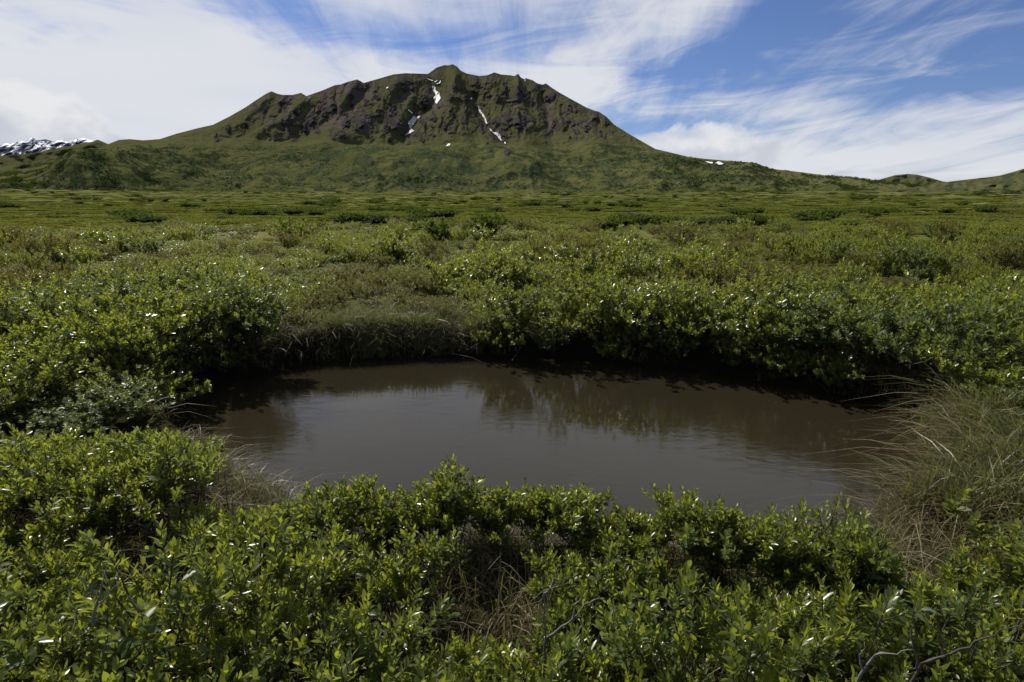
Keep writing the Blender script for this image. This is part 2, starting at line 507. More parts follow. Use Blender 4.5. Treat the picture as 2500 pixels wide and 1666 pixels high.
_PR = np.array([0, 3.2, 8, 20, 40, 100, 250, 600, 1000, 1600, 6000.])
_PZ = np.array([.30, .26, .36, .36, .36, .60, 3.2, 12.0, 22.0, 20.0, 0.0])


def ground_z(x, y, sd=None):
    r = np.hypot(x, y)
    z = np.interp(r, _PR, _PZ)
    z = z + 0.06 * fbm(x / 1.1, y / 1.1, 3, 1) * sst(0.3, 1.2, r) + 0.10 * fbm(x / 6, y / 6, 3, 2)
    z = z + sst(30, 120, r) * (0.28 * fbm(x / 14, y / 9, 4, 3)) + sst(100, 400, r) * 1.3 * fbm(x / 90, y / 70, 4, 5)
    sd = pond_sd(x, y) if sd is None else sd
    wob = 0.05 * perlin(x * 2.3, y * 2.3, 9)
    k = sst(-0.42, 0.16, sd + wob)
    return np.where(sd < 2.0, -0.7 + (np.maximum(z, 0.2) + 0.7) * k, z)


az_g = np.radians(np.concatenate([np.arange(-180, -60, 4.0), np.linspace(-60, 60, 460), np.arange(64, 181, 4.0)]))
r_g = np.concatenate([np.linspace(0.02, 2.4, 40), np.linspace(2.45, 11, 170), np.geomspace(11.1, 1600, 210)])
Rg, Ag = np.meshgrid(r_g, az_g, indexing='ij')
gx, gy = Rg * np.sin(Ag), Rg * np.cos(Ag)
gsd = pond_sd(gx, gy)
gz = ground_z(gx, gy, gsd)
peat = np.maximum(sst(16.0, 5.0, Rg) * 0.92, sst(0.5, 0.0, gsd))
ground = put('ground', make_mesh('ground', np.stack([gx, gy, gz], -1).reshape(-1, 3), grid_quads(len(r_g), len(az_g)), None, [M_GROUND],
                                 attrs={'peat': peat.ravel(), 'wet': sst(0.22, 0.02, gsd).ravel()}), kind='structure')

# water sheet: the outline, pushed under the bank
c0 = POND.mean(0)
dirn = POND - c0
ring = c0 + dirn * (1 + 0.35 / np.linalg.norm(dirn, axis=1, keepdims=True))
wv = [(c0[0], c0[1], 0)]
nr_ = len(ring)
for k in (0.5, 1.0):
    wv += [(*(c0 + (p - c0) * k), 0) for p in ring]
wt = [(0, 1 + i, 1 + (i + 1) % nr_) for i in range(nr_)]
wq = [(1 + i, 1 + nr_ + i, 1 + nr_ + (i + 1) % nr_, 1 + (i + 1) % nr_) for i in range(nr_)]
put('pond_water', make_mesh('pond_water', wv, wq, wt, [M_WATER]), kind='structure')


# ------------------------------------------------------------------ mountain and hills
def poly(pts):
    a = np.array(pts, float); return lambda u: np.interp(u, a[:, 0], a[:, 1])


def line_field(u, v, pts, w0, w1):
    """1 on the line, falling off sideways; width grows from w0 to w1 along it"""
    best = np.zeros_like(u)
    pts = np.array(pts, float); n = len(pts) - 1
    for i in range(n):
        a, b = pts[i], pts[i + 1]
        e = b - a
        t = np.clip(((u - a[0]) * e[0] + (v - a[1]) * e[1]) / (e @ e), 0, 1)
        d = np.hypot(u - a[0] - t * e[0], v - a[1] - t * e[1])
        w = w0 + (w1 - w0) * (i + t) / n
        best = np.maximum(best, np.exp(-(d / w) ** 1.5))
    return best


SIL = poly([(-700, 520), (-300, 480), (0, 425), (150, 392), (225, 372), (262, 353), (290, 342), (315, 340), (350, 343), (390, 340), (430, 327), (480, 314),
            (520, 305), (560, 285), (600, 262), (625, 245), (650, 229), (663, 223), (676, 229), (690, 232), (715, 232), (735, 227), (748, 235),
            (790, 220), (818, 208), (830, 207), (850, 200), (872, 194), (888, 203), (905, 198), (930, 191), (960, 182), (990, 179), (1045, 181), (1065, 166),
            (1085, 159), (1094, 160), (1105, 157), (1116, 163), (1125, 173), (1140, 180), (1170, 186), (1190, 184), (1207, 177), (1222, 182), (1245, 184), (1256, 186),
            (1265, 180), (1272, 190), (1281, 194), (1283, 191), (1300, 196), (1312, 204), (1325, 207), (1333, 204), (1345, 213), (1365, 226), (1390, 240),
            (1430, 262), (1452, 271), (1462, 273), (1480, 285), (1500, 305), (1540, 330), (1600, 364), (1680, 383), (1720, 388), (1790, 394),
            (1820, 396), (1850, 400), (1880, 412), (1950, 420), (2010, 428), (2080, 433), (2130, 441), (2250, 452), (2400, 470), (2900, 500)])


def range_of_el(el):
    return np.interp(el, [-2, 0.5, 1.9, 3.3, 4.6, 5.4, 8.5, 12.5, 16], [640, 780, 960, 1230, 1420, 1570, 1860, 2200, 2420])


SPURS = [([(1110, 190), (1098, 255), (1095, 300), (1105, 352)], 16, 70, 75),
         ([(1266, 185), (1262, 250), (1264, 285), (1285, 345)], 12, 45, 60),
         ([(1190, 190), (1215, 245), (1235, 290)], 14, 18, 35),
         ([(1395, 245), (1420, 300), (1470, 350)], 14, 45, 45),
         ([(985, 182), (935, 250), (880, 310), (800, 365)], 18, 45, 65),
         ([(872, 198), (835, 250), (815, 300), (790, 350)], 10, 30, 45),
         ([(750, 236), (690, 290), (590, 350), (430, 420)], 14, 45, 65),
         ([(663, 226), (590, 300), (500, 350), (330, 410)], 16, 45, 60),
         ([(480, 316), (380, 370), (240, 420)], 14, 40, 45),
         ([(1010, 235), (985, 275), (955, 330)], 10, 28, 40)]
GULLY = [([(1048, 185), (1060, 215), (1066, 240), (1056, 256), (1018, 285), (1004, 312), (985, 335)], 12, 18, 55),
         ([(1160, 235), (1172, 275), (1188, 306), (1205, 326), (1222, 346), (1238, 358)], 10, 16, 50),
         ([(1320, 215), (1334, 265), (1338, 300), (1350, 330)], 10, 20, 45),
         ([(900, 215), (860, 260), (800, 300), (735, 335)], 12, 25, 45),
         ([(720, 245), (660, 300), (560, 365)], 12, 25, 35)]
MOUNDS = [(1190, 368, 26, 22, 45), (1236, 400, 40, 24, 60), (1085, 375, 26, 12, 25), (1000, 422, 130, 24, 150), (1240, 428, 110, 20, 100), (860, 405, 70, 10, 40),
          (905, 425, 60, 20, 40), (330, 372, 24, 22, 30), (1660, 405, 60, 16, 50), (1820, 412, 60, 14, 40), (1845, 400, 25, 6, 25), (705, 430, 24, 10, 22), (460, 425, 22, 8, 18)]


LOWB = poly([(-400, 470), (100, 420), (300, 388), (500, 384), (620, 372), (740, 350), (850, 350), (950, 352), (1020, 358), (1230, 360), (1300, 352), (1400, 352), (1500, 348), (1600, 372), (1800, 400)])
# dark rock teeth: place and size on the mountain's face
TEETH = [(1163, 199, 16), (1231, 214, 16), (1265, 217, 14), (1193, 232, 12), (1216, 237, 14), (1236, 230, 10), (1038, 248, 20), (1007, 212, 13), (989, 212, 12), (1104, 273, 13),
         (1058, 283, 14), (1084, 306, 12), (1267, 290, 24), (1210, 298, 10), (1175, 314, 10), (1137, 237, 15), (1101, 237, 11), (943, 303, 11), (961, 268, 14), (915, 232, 12),
         (1390, 262, 10), (1456, 280, 14), (1481, 293, 12), (1430, 314, 10), (1466, 326, 10), (1298, 250, 11), (1333, 237, 10), (1290, 232, 10), (1027, 336, 11), (997, 347, 9),
         (951, 342, 10), (660, 227, 9), (845, 295, 18), (882, 303, 11), (837, 329, 10), (871, 316, 9), (707, 297, 15), (744, 313, 14), (765, 292, 12), (558, 319, 12), (531, 340, 14),
         (340, 368, 14), (792, 276, 12), (893, 250, 12), (861, 234, 10), (946, 308, 12), (621, 255, 8), (691, 258, 11), (722, 271, 12), (600, 305, 8), (1190, 362, 13), (1238, 394, 15),
         (1080, 374, 10), (1265, 186, 7), (1207, 182, 7), (1333, 208, 8), (875, 200, 8), (1838, 401, 8), (690, 318, 9), (775, 318, 10), (815, 262, 10), (925, 275, 11), (1070, 258, 10)]
_tr = np.random.default_rng(77)
for _ in range(110):
    a_, b_ = _tr.uniform(640, 1520), _tr.uniform(190, 345)
    if b_ > SIL(a_) + 6: TEETH.append((a_, b_, _tr.uniform(4, 9)))


def mountain_fields(u, v):
    u = np.asarray(u, float); v = np.asarray(v, float)
    lb = LOWB(u)
    up = sst(lb + 10, lb - 45, v + 16 * fbm(u / 50, v / 50, 3, 31))
    core = np.exp(-((u - 1060) / 480.) ** 4)
    wu = u + 22 * fbm(u / 70, v / 70, 3, 11); wv_ = v + 14 * fbm(u / 60, v / 60, 3, 12)
    skew = (u - 1080) * 0.0009 * (v - 180)          # gullies fan out down the slope
    flute = ridged((wu - skew * 0.35) / 62, wv_ / 190, 4, 21, 0.55)
    flute2 = ridged((wu - skew * 0.35) / 22, wv_ / 75, 4, 25, 0.6)
    dr = -flute * 20 * (0.25 + 0.75 * up) - flute2 * 6 * up * core - 15 * fbm(u / 140, v / 40, 4, 27) * (1 - 0.6 * up)
    for pts, a, b, amp in SPURS: dr = dr - amp * line_field(u, v, pts, a, b)
    for pts, a, b, amp in GULLY: dr = dr + amp * line_field(u, v, pts, a, b)
    for mu, mv, su, sv_, amp in MOUNDS:
        dr = dr - amp * np.exp(-((u - mu) / su) ** 2 - ((v - mv) / sv_) ** 2)
    zone = up * core
    rock = np.zeros_like(u)
    tu = u + 5 * fbm(u / 11, v / 11, 3, 81); tv = v + 4 * fbm(u / 11, v / 11, 3, 82)
    for cu, cv, sz in TEETH:
        m = (np.abs(u - cu) < 2.6 * sz) & (np.abs(v - cv) < 2.2 * sz)
        if not m.any(): continue
        q = (tv[m] - (cv - sz)) / (1.9 * sz)                    # 0 at the tip, 1 at the foot
        w = sz * (.12 + .85 * np.clip(q, 0, 1))
        c = np.clip(1 - np.abs(tu[m] - cu - 0.25 * sz * (q - .5)) / w, 0, 1) * sst(0, .12, q) * sst(1.15, .7, q)
        dr[m] -= (1.9 if sz > 9 else 1.2) * sz * c
        rock[m] = np.maximum(rock[m], sst(.04, .3, c))
    cr = np.clip(ridged(wu / 20, wv_ / 30, 4, 41, 0.6) - 0.8, 0, 1) * zone * sst(-0.3, 0.3, fbm(wu / 85, wv_ / 70, 3, 47))
    dr = dr - 8 * np.sqrt(cr + 1e-4) - 3.5 * fbm(u / 7, v / 7, 4, 51, 0.6) * zone
    rock = np.maximum(rock, sst(0.10, 0.35, cr) * 0.7)
    scree = zone * sst(-0.25, 0.5, fbm((wu - skew * .35) / 22, wv_ / 80, 4, 63, 0.6) + 0.75 * sst(1000, 820, u) * sst(345, 300, v) - 0.38)
    scree = np.maximum(scree, 0.85 * np.exp(-((u - 1335 - .12 * (v - 250)) / 8) ** 2) * sst(250, 270, v) * sst(335, 310, v))
    bush = sst(0.12, 0.75, fbm((u + 2.0 * (v - 400) * np.sign(1080 - u)) / 60, v / 15, 5, 71, 0.65) + 0.3 * sst(330, 390, v)) * sst(340, 375, v)
    for mu, mv, su, sv_ in [(1010, 435, 190, 22), (1560, 405, 150, 16), (780, 395, 120, 12), (1330, 425, 90, 16), (1750, 440, 220, 14), (300, 470, 200, 18), (560, 420, 60, 8)]:
        bush = np.maximum(bush, np.exp(-((u - mu) / su) ** 2 - ((v - mv) / sv_) ** 2) * sst(-0.5, 0.35, fbm(u / 30, v / 11, 4, 77)))
    return dr, rock, scree, bush, sst(400, 310, v)


FOOT_SPURS = [([(690, 300), (600, 345), (480, 385), (330, 425), (200, 455)], 18, 40, 26), ([(820, 340), (760, 370), (640, 405)], 18, 40, 14),
              ([(560, 310), (450, 355), (330, 395), (150, 440)], 16, 30, 14), ([(1095, 345), (1150, 368), (1195, 372), (1240, 400), (1300, 425)], 14, 40, 22),
              ([(1400, 345), (1500, 385), (1620, 420)], 20, 40, 16), ([(1600, 370), (1700, 398), (1830, 420)], 14, 40, 14), ([(860, 405), (1000, 395), (1120, 402)], 20, 26, 18),
              ([(930, 350), (850, 385), (800, 400)], 14, 24, 10), ([(350, 345), (250, 385), (100, 425)], 14, 30, 5)]


def hill_sheet(name, sil, foot_v, u0, u1, nu, nt_, rfun, ffun, mat, back=(250, 0.55)):
    ug = np.linspace(u0, u1, nu); tg = np.linspace(0, 1, nt_) ** 0.9
    U, T = np.meshgrid(ug, tg, indexing='xy')
    S = sil(U); F = np.maximum(foot_v(U) if callable(foot_v) else np.full_like(U, foot_v), S + 2)
    V = F + (S - F) * T
    fl = ffun(U, V)
    _, el = azel(U, V)
    edge = sst(1.0, 0.93, T)
    r = rfun(U, el) + fl['dr'] * (0.35 + 0.65 * edge)
    x, y, z = at_range(U, V, r)
    if 'dz' in fl: z = z + fl.pop('dz')(x, y, V, S)
    rows = [np.stack([x, y, z], -1)]
    at = {k: [w] for k, w in fl.items() if k not in ('dr', 'dz')}
    rr = r[-1]
    for k in (0.15, 0.5, 1.0, 2.2):                      # the far side of the crest
        hx = x[-1] / np.hypot(x[-1], y[-1]); hy = y[-1] / np.hypot(x[-1], y[-1])
        d = back[0] * k
        rows.append(np.stack([hx * (rr + d), hy * (rr + d), z[-1] - d * back[1]], -1)[None])
        for w in at.values(): w.append(w[0][-1:])
    P = np.concatenate(rows, 0)
    me = make_mesh(name, P.reshape(-1, 3), grid_quads(P.shape[0], nu), None, [mat], attrs={k: np.concatenate(w, 0).ravel() for k, w in at.items()})
    return put(name, me, kind='structure'), P, (ug, tg, U, V)


def lower_slopes(U, v, x, y, sl):
    k = sst(2, 26, v - sl) * sst(474, 456, v)
    ap = sst(LOWB(U) - 10, LOWB(U) + 25, v)
    z = ap * (7 * fbm(x / 150, y / 170, 3, 401) + 3.5 * ridged(x / 60, y / 80, 3, 403) + 1.6 * fbm(x / 18, y / 18, 3, 405) - 5
              + 16 * np.exp(-((x - AP[0]) / 170) ** 2 - ((y - AP[1]) / 110) ** 2))
    for pts, a, b, amp in FOOT_SPURS: z = z + amp * line_field(U, v, pts, a, b) * (.25 + .75 * ap)
    return k * z


def mf(U, V):
    d, ro, sc, bu, upp = mountain_fields(U, V)
    return dict(dz=lambda x, y, v, sl: lower_slopes(U, v, x, y, sl), dr=d, rock=ro, scree=sc, bush=bu, upper=upp)


AP = at_range(1000, 425, 1180)
AQ = at_range(1236, 405, 1290)
mountain, MP, (mug, mtg, MU, MV) = hill_sheet('mountain', SIL, 488.0, -350, 2450, 1500, 260, lambda U, el: range_of_el(el), mf, M_MOUNT)


def soft(amp, su, sv_, seed, bushy=0.4, rocky=0.0):
    def f(U, V):
        n = fbm(U / su, V / sv_, 4, seed)
        return dict(dr=-amp * n - amp * 0.8 * ridged(U / su * 1.3, V / (sv_ * 3), 3, seed + 3), rock=rocky * sst(0.2, 0.6, fbm(U / 18, V / 8, 3, seed + 5)),
                    scree=0 * U, bush=bushy * sst(-0.1, 0.5, fbm(U / 40, V / 9, 4, seed + 9)), upper=0.6 + 0 * U)
    return f


hill_sheet('left_hills', poly([(-700, 395), (-200, 395), (0, 381), (50, 377), (100, 371), (150, 361), (190, 353), (222, 348), (238, 341), (250, 346), (264, 352), (300, 380), (400, 430), (450, 440)]),
           460.0, -700, 450, 330, 70, lambda U, el: np.interp(el, [1, 2.5, 6], [1900, 2300, 2800]), soft(60, 90, 40, 101, 0.35, 0.3), M_MOUNT)
hill_sheet('right_knoll', poly([(2050, 452), (2130, 444), (2160, 435), (2185, 428), (2215, 425), (2240, 427), (2270, 434), (2300, 443), (2360, 452)]),
           462.0, 2050, 2360, 110, 40, lambda U, el: np.interp(el, [0, 1, 4], [1350, 1400, 1560]), soft(7, 60, 20, 111, 0.6), M_MOUNT)
hill_sheet('right_hills', poly([(2150, 470), (2250, 454), (2300, 446), (2350, 440), (2420, 432), (2480, 423), (2520, 420), (2700, 405), (3100, 400), (3600, 420)]),
           486.0, 2150, 3600, 340, 60, lambda U, el: np.interp(el, [-2, 0, 2.0, 5], [420, 470, 760, 1000]), soft(14, 60, 14, 121, 1.0), M_MOUNT)
hill_sheet('distant_hill', poly([(2380, 450), (2430, 432), (2470, 421), (2500, 412), (2560, 402), (2700, 385), (3000, 380)]),
           470.0, 2380, 3000, 120, 30, lambda U, el: np.interp(el, [0, 5], [3800, 4600]), soft(60, 60, 14, 131, 0.0, 0.9), M_MOUNT)


def alps(U, V):
    n = ridged((U + 0.6 * V) / 26, V / 24, 4, 141, 0.6)
    return dict(dr=-n * 160, snow=sst(0.30, -0.35, fbm((U + V) / 13, V / 7, 4, 147, 0.65) + 0.2 * n - 0.35 + 0.25 * sst(350, 385, V)))


hill_sheet('snowy_mountain', poly([(-700, 330), (-200, 345), (-60, 340), (0, 356), (14, 350), (30, 351), (48, 345), (62, 346), (78, 336), (92, 343), (110, 340), (130, 345), (150, 342),
                                   (170, 345), (188, 340), (205, 337), (220, 342), (240, 350), (300, 375), (380, 400)]),
           430.0, -700, 380, 420, 90, lambda U, el: np.interp(el, [1, 8], [8200, 10500]), alps, M_ALP, (1500, 0.5))

# snow lying in the gullies: pieces of the mountain's own surface, lifted and given a rim
SNOW = [('dirty snow tongue high in the left gully', [(1055, 212), (1062, 213), (1063, 222), (1072, 228), (1073, 236), (1076, 241), (1072, 247), (1066, 255), (1063, 254), (1059, 243), (1058, 240), (1064, 233), (1057, 224)], 0.75),
        ('long dirty snow tongue low in the left gully', [(1010, 284), (1015, 288), (1027, 285), (1018, 294), (1010, 304), (1004, 313), (1008, 320), (1013, 320), (1000, 328), (987, 334), (994, 326), (1001, 320), (998, 310), (996, 300), (1003, 293)], 0.9),
        ('thin snow line right of the crags', [(1167, 259), (1170, 262), (1173, 272), (1180, 281), (1187, 294), (1190, 305), (1186, 303), (1180, 288), (1171, 278), (1168, 270)], 0.8),
        ('snow tongue at the end of the right gully', [(1193, 313), (1200, 318), (1206, 325), (1216, 324), (1217, 328), (1224, 333), (1223, 341), (1227, 347), (1219, 344), (1213, 334), (1205, 328), (1197, 321)], 0.8),
        ('', [(1041, 190), (1048, 194), (1058, 197), (1057, 199), (1050, 198), (1043, 194)], 0.1),
        ('', [(1060, 202), (1067, 197), (1069, 198), (1063, 203)], 0.1),
        ('', [(1064, 205), (1072, 203), (1075, 198), (1077, 199), (1074, 206), (1066, 207)], 0.1),
        ('', [(1089, 361), (1095, 357), (1101, 358), (1097, 362), (1090, 363)], 0.1),
        ('', [(1230, 349), (1234, 350), (1235, 355), (1232, 354)], 0.2),
        ('', [(1148, 241), (1152, 240), (1152, 243), (1149, 244)], 0.1),
        ('', [(943, 216), (948, 213), (948, 216), (944, 218)], 0.1),
        ('', [(995, 267), (1000, 270), (1008, 277), (1006, 279), (998, 273)], 0.4),
        ('', [(1279, 197), (1283, 196), (1283, 199), (1280, 199)], 0.1),
        ('', [(752, 239), (756, 239), (757, 241), (753, 241)], 0.1),
        ('', [(1719, 402), (1730, 403), (1740, 407), (1739, 411), (1728, 408)], 0.1),
        ('', [(1743, 410), (1756, 412), (1768, 416), (1756, 417), (1745, 414)], 0.2)]


def in_poly(u, v, pts):
    ins = np.zeros(u.shape, bool)
    for (ax, ay), (bx_, by_) in zip(pts, pts[1:] + pts[:1]):
        ins ^= ((ay > v) != (by_ > v)) & (u < (bx_ - ax) * (v - ay) / (by_ - ay + 1e-9) + ax)
    return ins


def surf(u, v):
    """point of the mountain's surface in the direction of a photo pixel"""
    _, el = azel(u, v)
    d = mountain_fields(u, v)[0]
    x, y, z = at_range(u, v, range_of_el(el) + d)
    return np.stack([x, y, z + lower_slopes(u, v, x, y, SIL(u))], -1)


for lab, pts, dirt in SNOW:
    a = np.array(pts, float); lo, hi = a.min(0) - 1, a.max(0) + 1
    st = 0.55 if (hi - lo).max() < 40 else 0.9
    us = np.arange(lo[0], hi[0], st); vs_ = np.arange(hi[1], lo[1], -st)
    U, V = np.meshgrid(us, vs_)
    jit = 0.7
    m_ = in_poly(U + jit * perlin(U / 2.5, V / 2.5, 5), V + jit * perlin(U / 2.5, V / 2.5, 6), pts)
    if not m_.any(): continue
    P = surf(U, V)
    vdir = P - np.array([0, 0, CAMZ]); vdir /= np.linalg.norm(vdir, axis=-1, keepdims=True)
    # depth: fill hollows a little, lift toward the open side
    top = P - vdir * 5.0 + np.array([0, 0, 1.2]); bot = P + vdir * 3.0
    nc = len(us)
    idx = np.arange(U.size).reshape(U.shape)
    cell = m_[:-1, :-1] & m_[1:, :-1] & m_[:-1, 1:] & m_[1:, 1:] if st < 0.6 and m_.sum() > 60 else m_[:-1, :-1]
    q, off = [], U.size
    ci, cj = np.nonzero(cell)
    cs = set(zip(ci.tolist(), cj.tolist()))
    for i, j in cs:
        A, B, C_, D_ = idx[i, j], idx[i, j + 1], idx[i + 1, j + 1], idx[i + 1, j]
        q.append((A, B, C_, D_))
        for (di, dj, e0, e1) in ((-1, 0, B, A), (0, 1, C_, B), (1, 0, D_, C_), (0, -1, A, D_)):
            if (i + di, j + dj) not in cs: q.append((e0, e1, e1 + off, e0 + off))
    if not q: continue
    q = np.array(q)
    used = np.unique(q); remap = np.zeros(2 * off, int); remap[used] = np.arange(len(used))
    allv = np.concatenate([top.reshape(-1, 3), bot.reshape(-1, 3)])[used]
    so = put('snow_patch', make_mesh('snow_patch', allv, remap[q], None, [M_SNOW], attrs={'dirt': np.full(len(used), dirt)}), parent=mountain)
    if lab: so['label'] = lab

# ------------------------------------------------------------------ willow shoots and shrubs
UP = np.array([0, 0, 1.0])


def unit(v):
    v = np.asarray(v, float); return v / (np.linalg.norm(v, axis=-1, keepdims=True) + 1e-9)


def shoot_leaves(b, base, axis, length, n, ln, wr, rows, mat, first=0.2, spread=(68, 22)):
    """leaves set in a spiral round one twig"""
    axis = unit(axis)
    e1 = unit(np.cross(axis, [0.3, 0.9, 0.2])); e2 = np.cross(axis, e1)
    k = np.arange(n); s = first + (1 - first) * (k + rng.uniform(-.3, .3, n)) / max(n - 1, 1); s = np.clip(s, 0.05, 1)
    ph = k * 2.39996 + rng.uniform(0, 6.28) + rng.normal(0, .25, n)
    th = np.radians(spread[0] + (spread[1] - spread[0]) * s + rng.normal(0, 9, n))
    out = np.cos(ph)[:, None] * e1 + np.sin(ph)[:, None] * e2
    d = axis * np.cos(th)[:, None] + out * np.sin(th)[:, None]
    nr = axis * np.sin(th)[:, None] - out * np.cos(th)[:, None]
    nr = nr + rng.normal(0, .22, (n, 3))
    L = ln * (0.62 + 0.55 * np.sin(np.pi * np.clip(s * 0.85 + 0.1, 0, 1))) * rng.uniform(.75, 1.2, n)
    pos = np.asarray(base) + axis * (length * s)[:, None] + out * 0.002
    b.leaves(pos, d, nr, L, rng.uniform(.85, 1.15, n) * wr, rows, mat, None, curl=rng.uniform(.05, .35), fold=0.28)


# ten leafy shoots for the foreground, one mesh each
SHOOTS = []
for k in range(12):
    b = Build()
    ln = rng.uniform(.13, .20); bend = rng.normal(0, .03, 2)
    pts = [(bend[0] * s * s, bend[1] * s * s, ln * s) for s in (0, .35, .7, 1)]
    b.tube(pts, [.0028, .0024, .0018, .0009], 5, 0)
    shoot_leaves(b, (0, 0, 0), (bend[0], bend[1], ln), ln, int(rng.integers(15, 22)), rng.uniform(.034, .045), rng.uniform(.17, .21), 3, 1)
    for _ in range(rng.integers(1, 3)):                     # side twig
        a = rng.uniform(0, 6.28); s0 = rng.uniform(.2, .5)
        st = np.array([bend[0] * s0 * s0, bend[1] * s0 * s0, ln * s0]); dv = unit([math.cos(a) * .7, math.sin(a) * .7, .75])
        l2 = rng.uniform(.07, .12)
        b.tube([st, st + dv * l2], [.0018, .0008], 4, 0)
        shoot_leaves(b, st, dv, l2, int(rng.integers(7, 11)), rng.uniform(.030, .040), .21, 3, 1)
    SHOOTS.append(b.mesh('leafy_shoot', [M_BARK, M_WILLOW if k < 10 else M_WILLOW2]))


def shrub_frame(R_, H, nstem, nb, per, lowest=.38):
    """stems with side branches, and where the leafy shoots sit: (pos, dir, size)"""
    stems, tips = [], []
    a0 = rng.uniform(0, 6.28)
    for i in range(nstem):
        az = a0 + i * 2.39996 + rng.normal(0, .3); rho = math.sqrt((i + .4) / nstem) * R_ * rng.uniform(.8, 1.05)
        top = H * (1 - 0.42 * (rho / R_) ** 2) * rng.uniform(.78, 1.08)
        e = np.array([rho * math.cos(az), rho * math.sin(az), top]); r0 = np.array([*rng.normal(0, .035, 2), -.05])
        c = np.array([e[0] * .45, e[1] * .45, top * .45]); s = np.linspace(0, 1, 7)[:, None]
        pts = (1 - s) ** 2 * r0 + 2 * s * (1 - s) * c + s * s * e
        pts[1:-1] += rng.normal(0, .018, (5, 3))
        rad0 = rng.uniform(.006, .010) * (H / .7)
        lines = [(pts, np.linspace(rad0, .0022, 7), 5)]
        tips.append((pts[-1], unit(pts[-1] - pts[-2]) * .6 + UP * .6, 1.0))
        for j in range(nb):
            s0 = rng.uniform(lowest, .95); f = s0 * 6; k0 = min(int(f), 5); st = pts[k0] + (pts[k0 + 1] - pts[k0]) * (f - k0)
            aa = rng.uniform(0, 6.28); dv = unit([math.cos(aa), math.sin(aa), rng.uniform(.25, 1.0)]); L = H * rng.uniform(.16, .36)
            mid = st + dv * L * .5 + rng.normal(0, .012, 3); en = st + dv * L + UP * L * .28
            lines.append((np.array([st, mid, en]), np.array([.0032, .0024, .0014]) * (H / .7), 4))
            for q in range(per):
                f_ = 1.0 if q == 0 else rng.uniform(.35, .95)
                p = mid + (en - mid) * (f_ * 2 - 1) if f_ > .5 else st + (mid - st) * f_ * 2
                tips.append((p, unit(unit(en - mid) * .5 + UP * .75 + rng.normal(0, .28, 3)), rng.uniform(.75, 1.1)))
        stems.append(lines)
    return stems, tips


def stem_mesh(lines, mat):
    b = Build()
    for pts, rad, sides in lines: b.tube(pts, rad, sides, 0)
    return b.mesh('stem', [mat])


def rot_to(d, spin):
    z = Vector(d).normalized()
    return (z.to_track_quat('Z', 'Y').to_matrix() @ Matrix.Rotation(spin, 3, 'Z')).to_4x4()


NEAR = []                                                   # kinds of foreground shrub
for k in range(9):
    st, tp = shrub_frame(.38, .62, 6, 5, 2)
    NEAR.append(([stem_mesh(l, M_BARK if rng.random() < .8 else M_RED) for l in st],
                 [(SHOOTS[int(rng.integers(len(SHOOTS)))], p, rot_to(d, rng.uniform(0, 6.28)).to_euler(), s) for p, d, s in tp]))


def mid_shrub(mat, R_, H, nstem, nb, per, nleaf, ln, wr, slen, rows=0):
    st, tp = shrub_frame(R_, H, nstem, nb, per, .16)
    b = Build()
    for p, d, s in tp:
        shoot_leaves(b, p, d, slen * s, nleaf, ln, wr, rows, 0)
    return [stem_mesh([x for l in st[i::3] for x in l], M_BARK) for i in range(3)], b.mesh('foliage', [mat])


MID = {'willow': [mid_shrub((M_WILLOW, M_WILLOW, M_WILLOW2, M_YEL)[k % 4], .72, .86, 13, 8, 3, 11, .060, .23, .12, 2 if k < 4 else 0) for k in range(8)],
       'birch': [mid_shrub(M_BIRCH, .62, .60, 13, 7, 3, 11, .034, .36, .13) for k in range(4)],
       'yellow': [mid_shrub((M_YEL, M_YEL, M_BIRCH)[k % 3], .72, .72, 13, 7, 3, 11, .052, .23, .13) for k in range(3)]}
FAR = [mid_shrub(M_FARS[k], .9, .75, 9, 4, 2, 7, .15, .30, .16) for k in range(4)]

# ------------------------------------------------------------------ where the shrubs stand
def gpx(u, v, z=.36):
    x, y = on_plane(u, v, z); return float(x), float(y)


def bump(x, y, u, v, sx, sy, z=.36):
    cx, cy = gpx(u, v, z)
    return np.exp(-((x - cx) / sx) ** 2 - ((y - cy) / sy) ** 2)


FG_TOP = poly([(-800, 1010), (0, 1030), (200, 1030), (330, 1015), (450, 1045), (520, 1115), (570, 1230), (640, 1270), (760, 1270), (900, 1255), (1000, 1275), (1150, 1330),
               (1300, 1325), (1450, 1320), (1620, 1325), (1800, 1315), (1950, 1310), (2130, 1325), (2190, 1370), (2280, 1400), (2400, 1330), (2460, 1270), (2600, 1240), (3300, 1240)])
# the shrubs that stand up against the water: (u of the top, v of the top, ground distance)
PEAKS = [(660, 1225, 2.75), (745, 1215, 2.7), (850, 1165, 2.85), (955, 1205, 2.75), (1040, 1165, 2.8), (1108, 1128, 2.75), (1205, 1158, 2.7), (1312, 1165, 2.75), (1395, 1168, 2.75),
         (1480, 1265, 2.6), (1560, 1222, 2.7), (1705, 1185, 2.7), (1775, 1222, 2.65), (1880, 1240, 2.7), (1965, 1245, 2.65), (2055, 1242, 2.7), (2130, 1272, 2.7), (600, 1250, 2.6)]


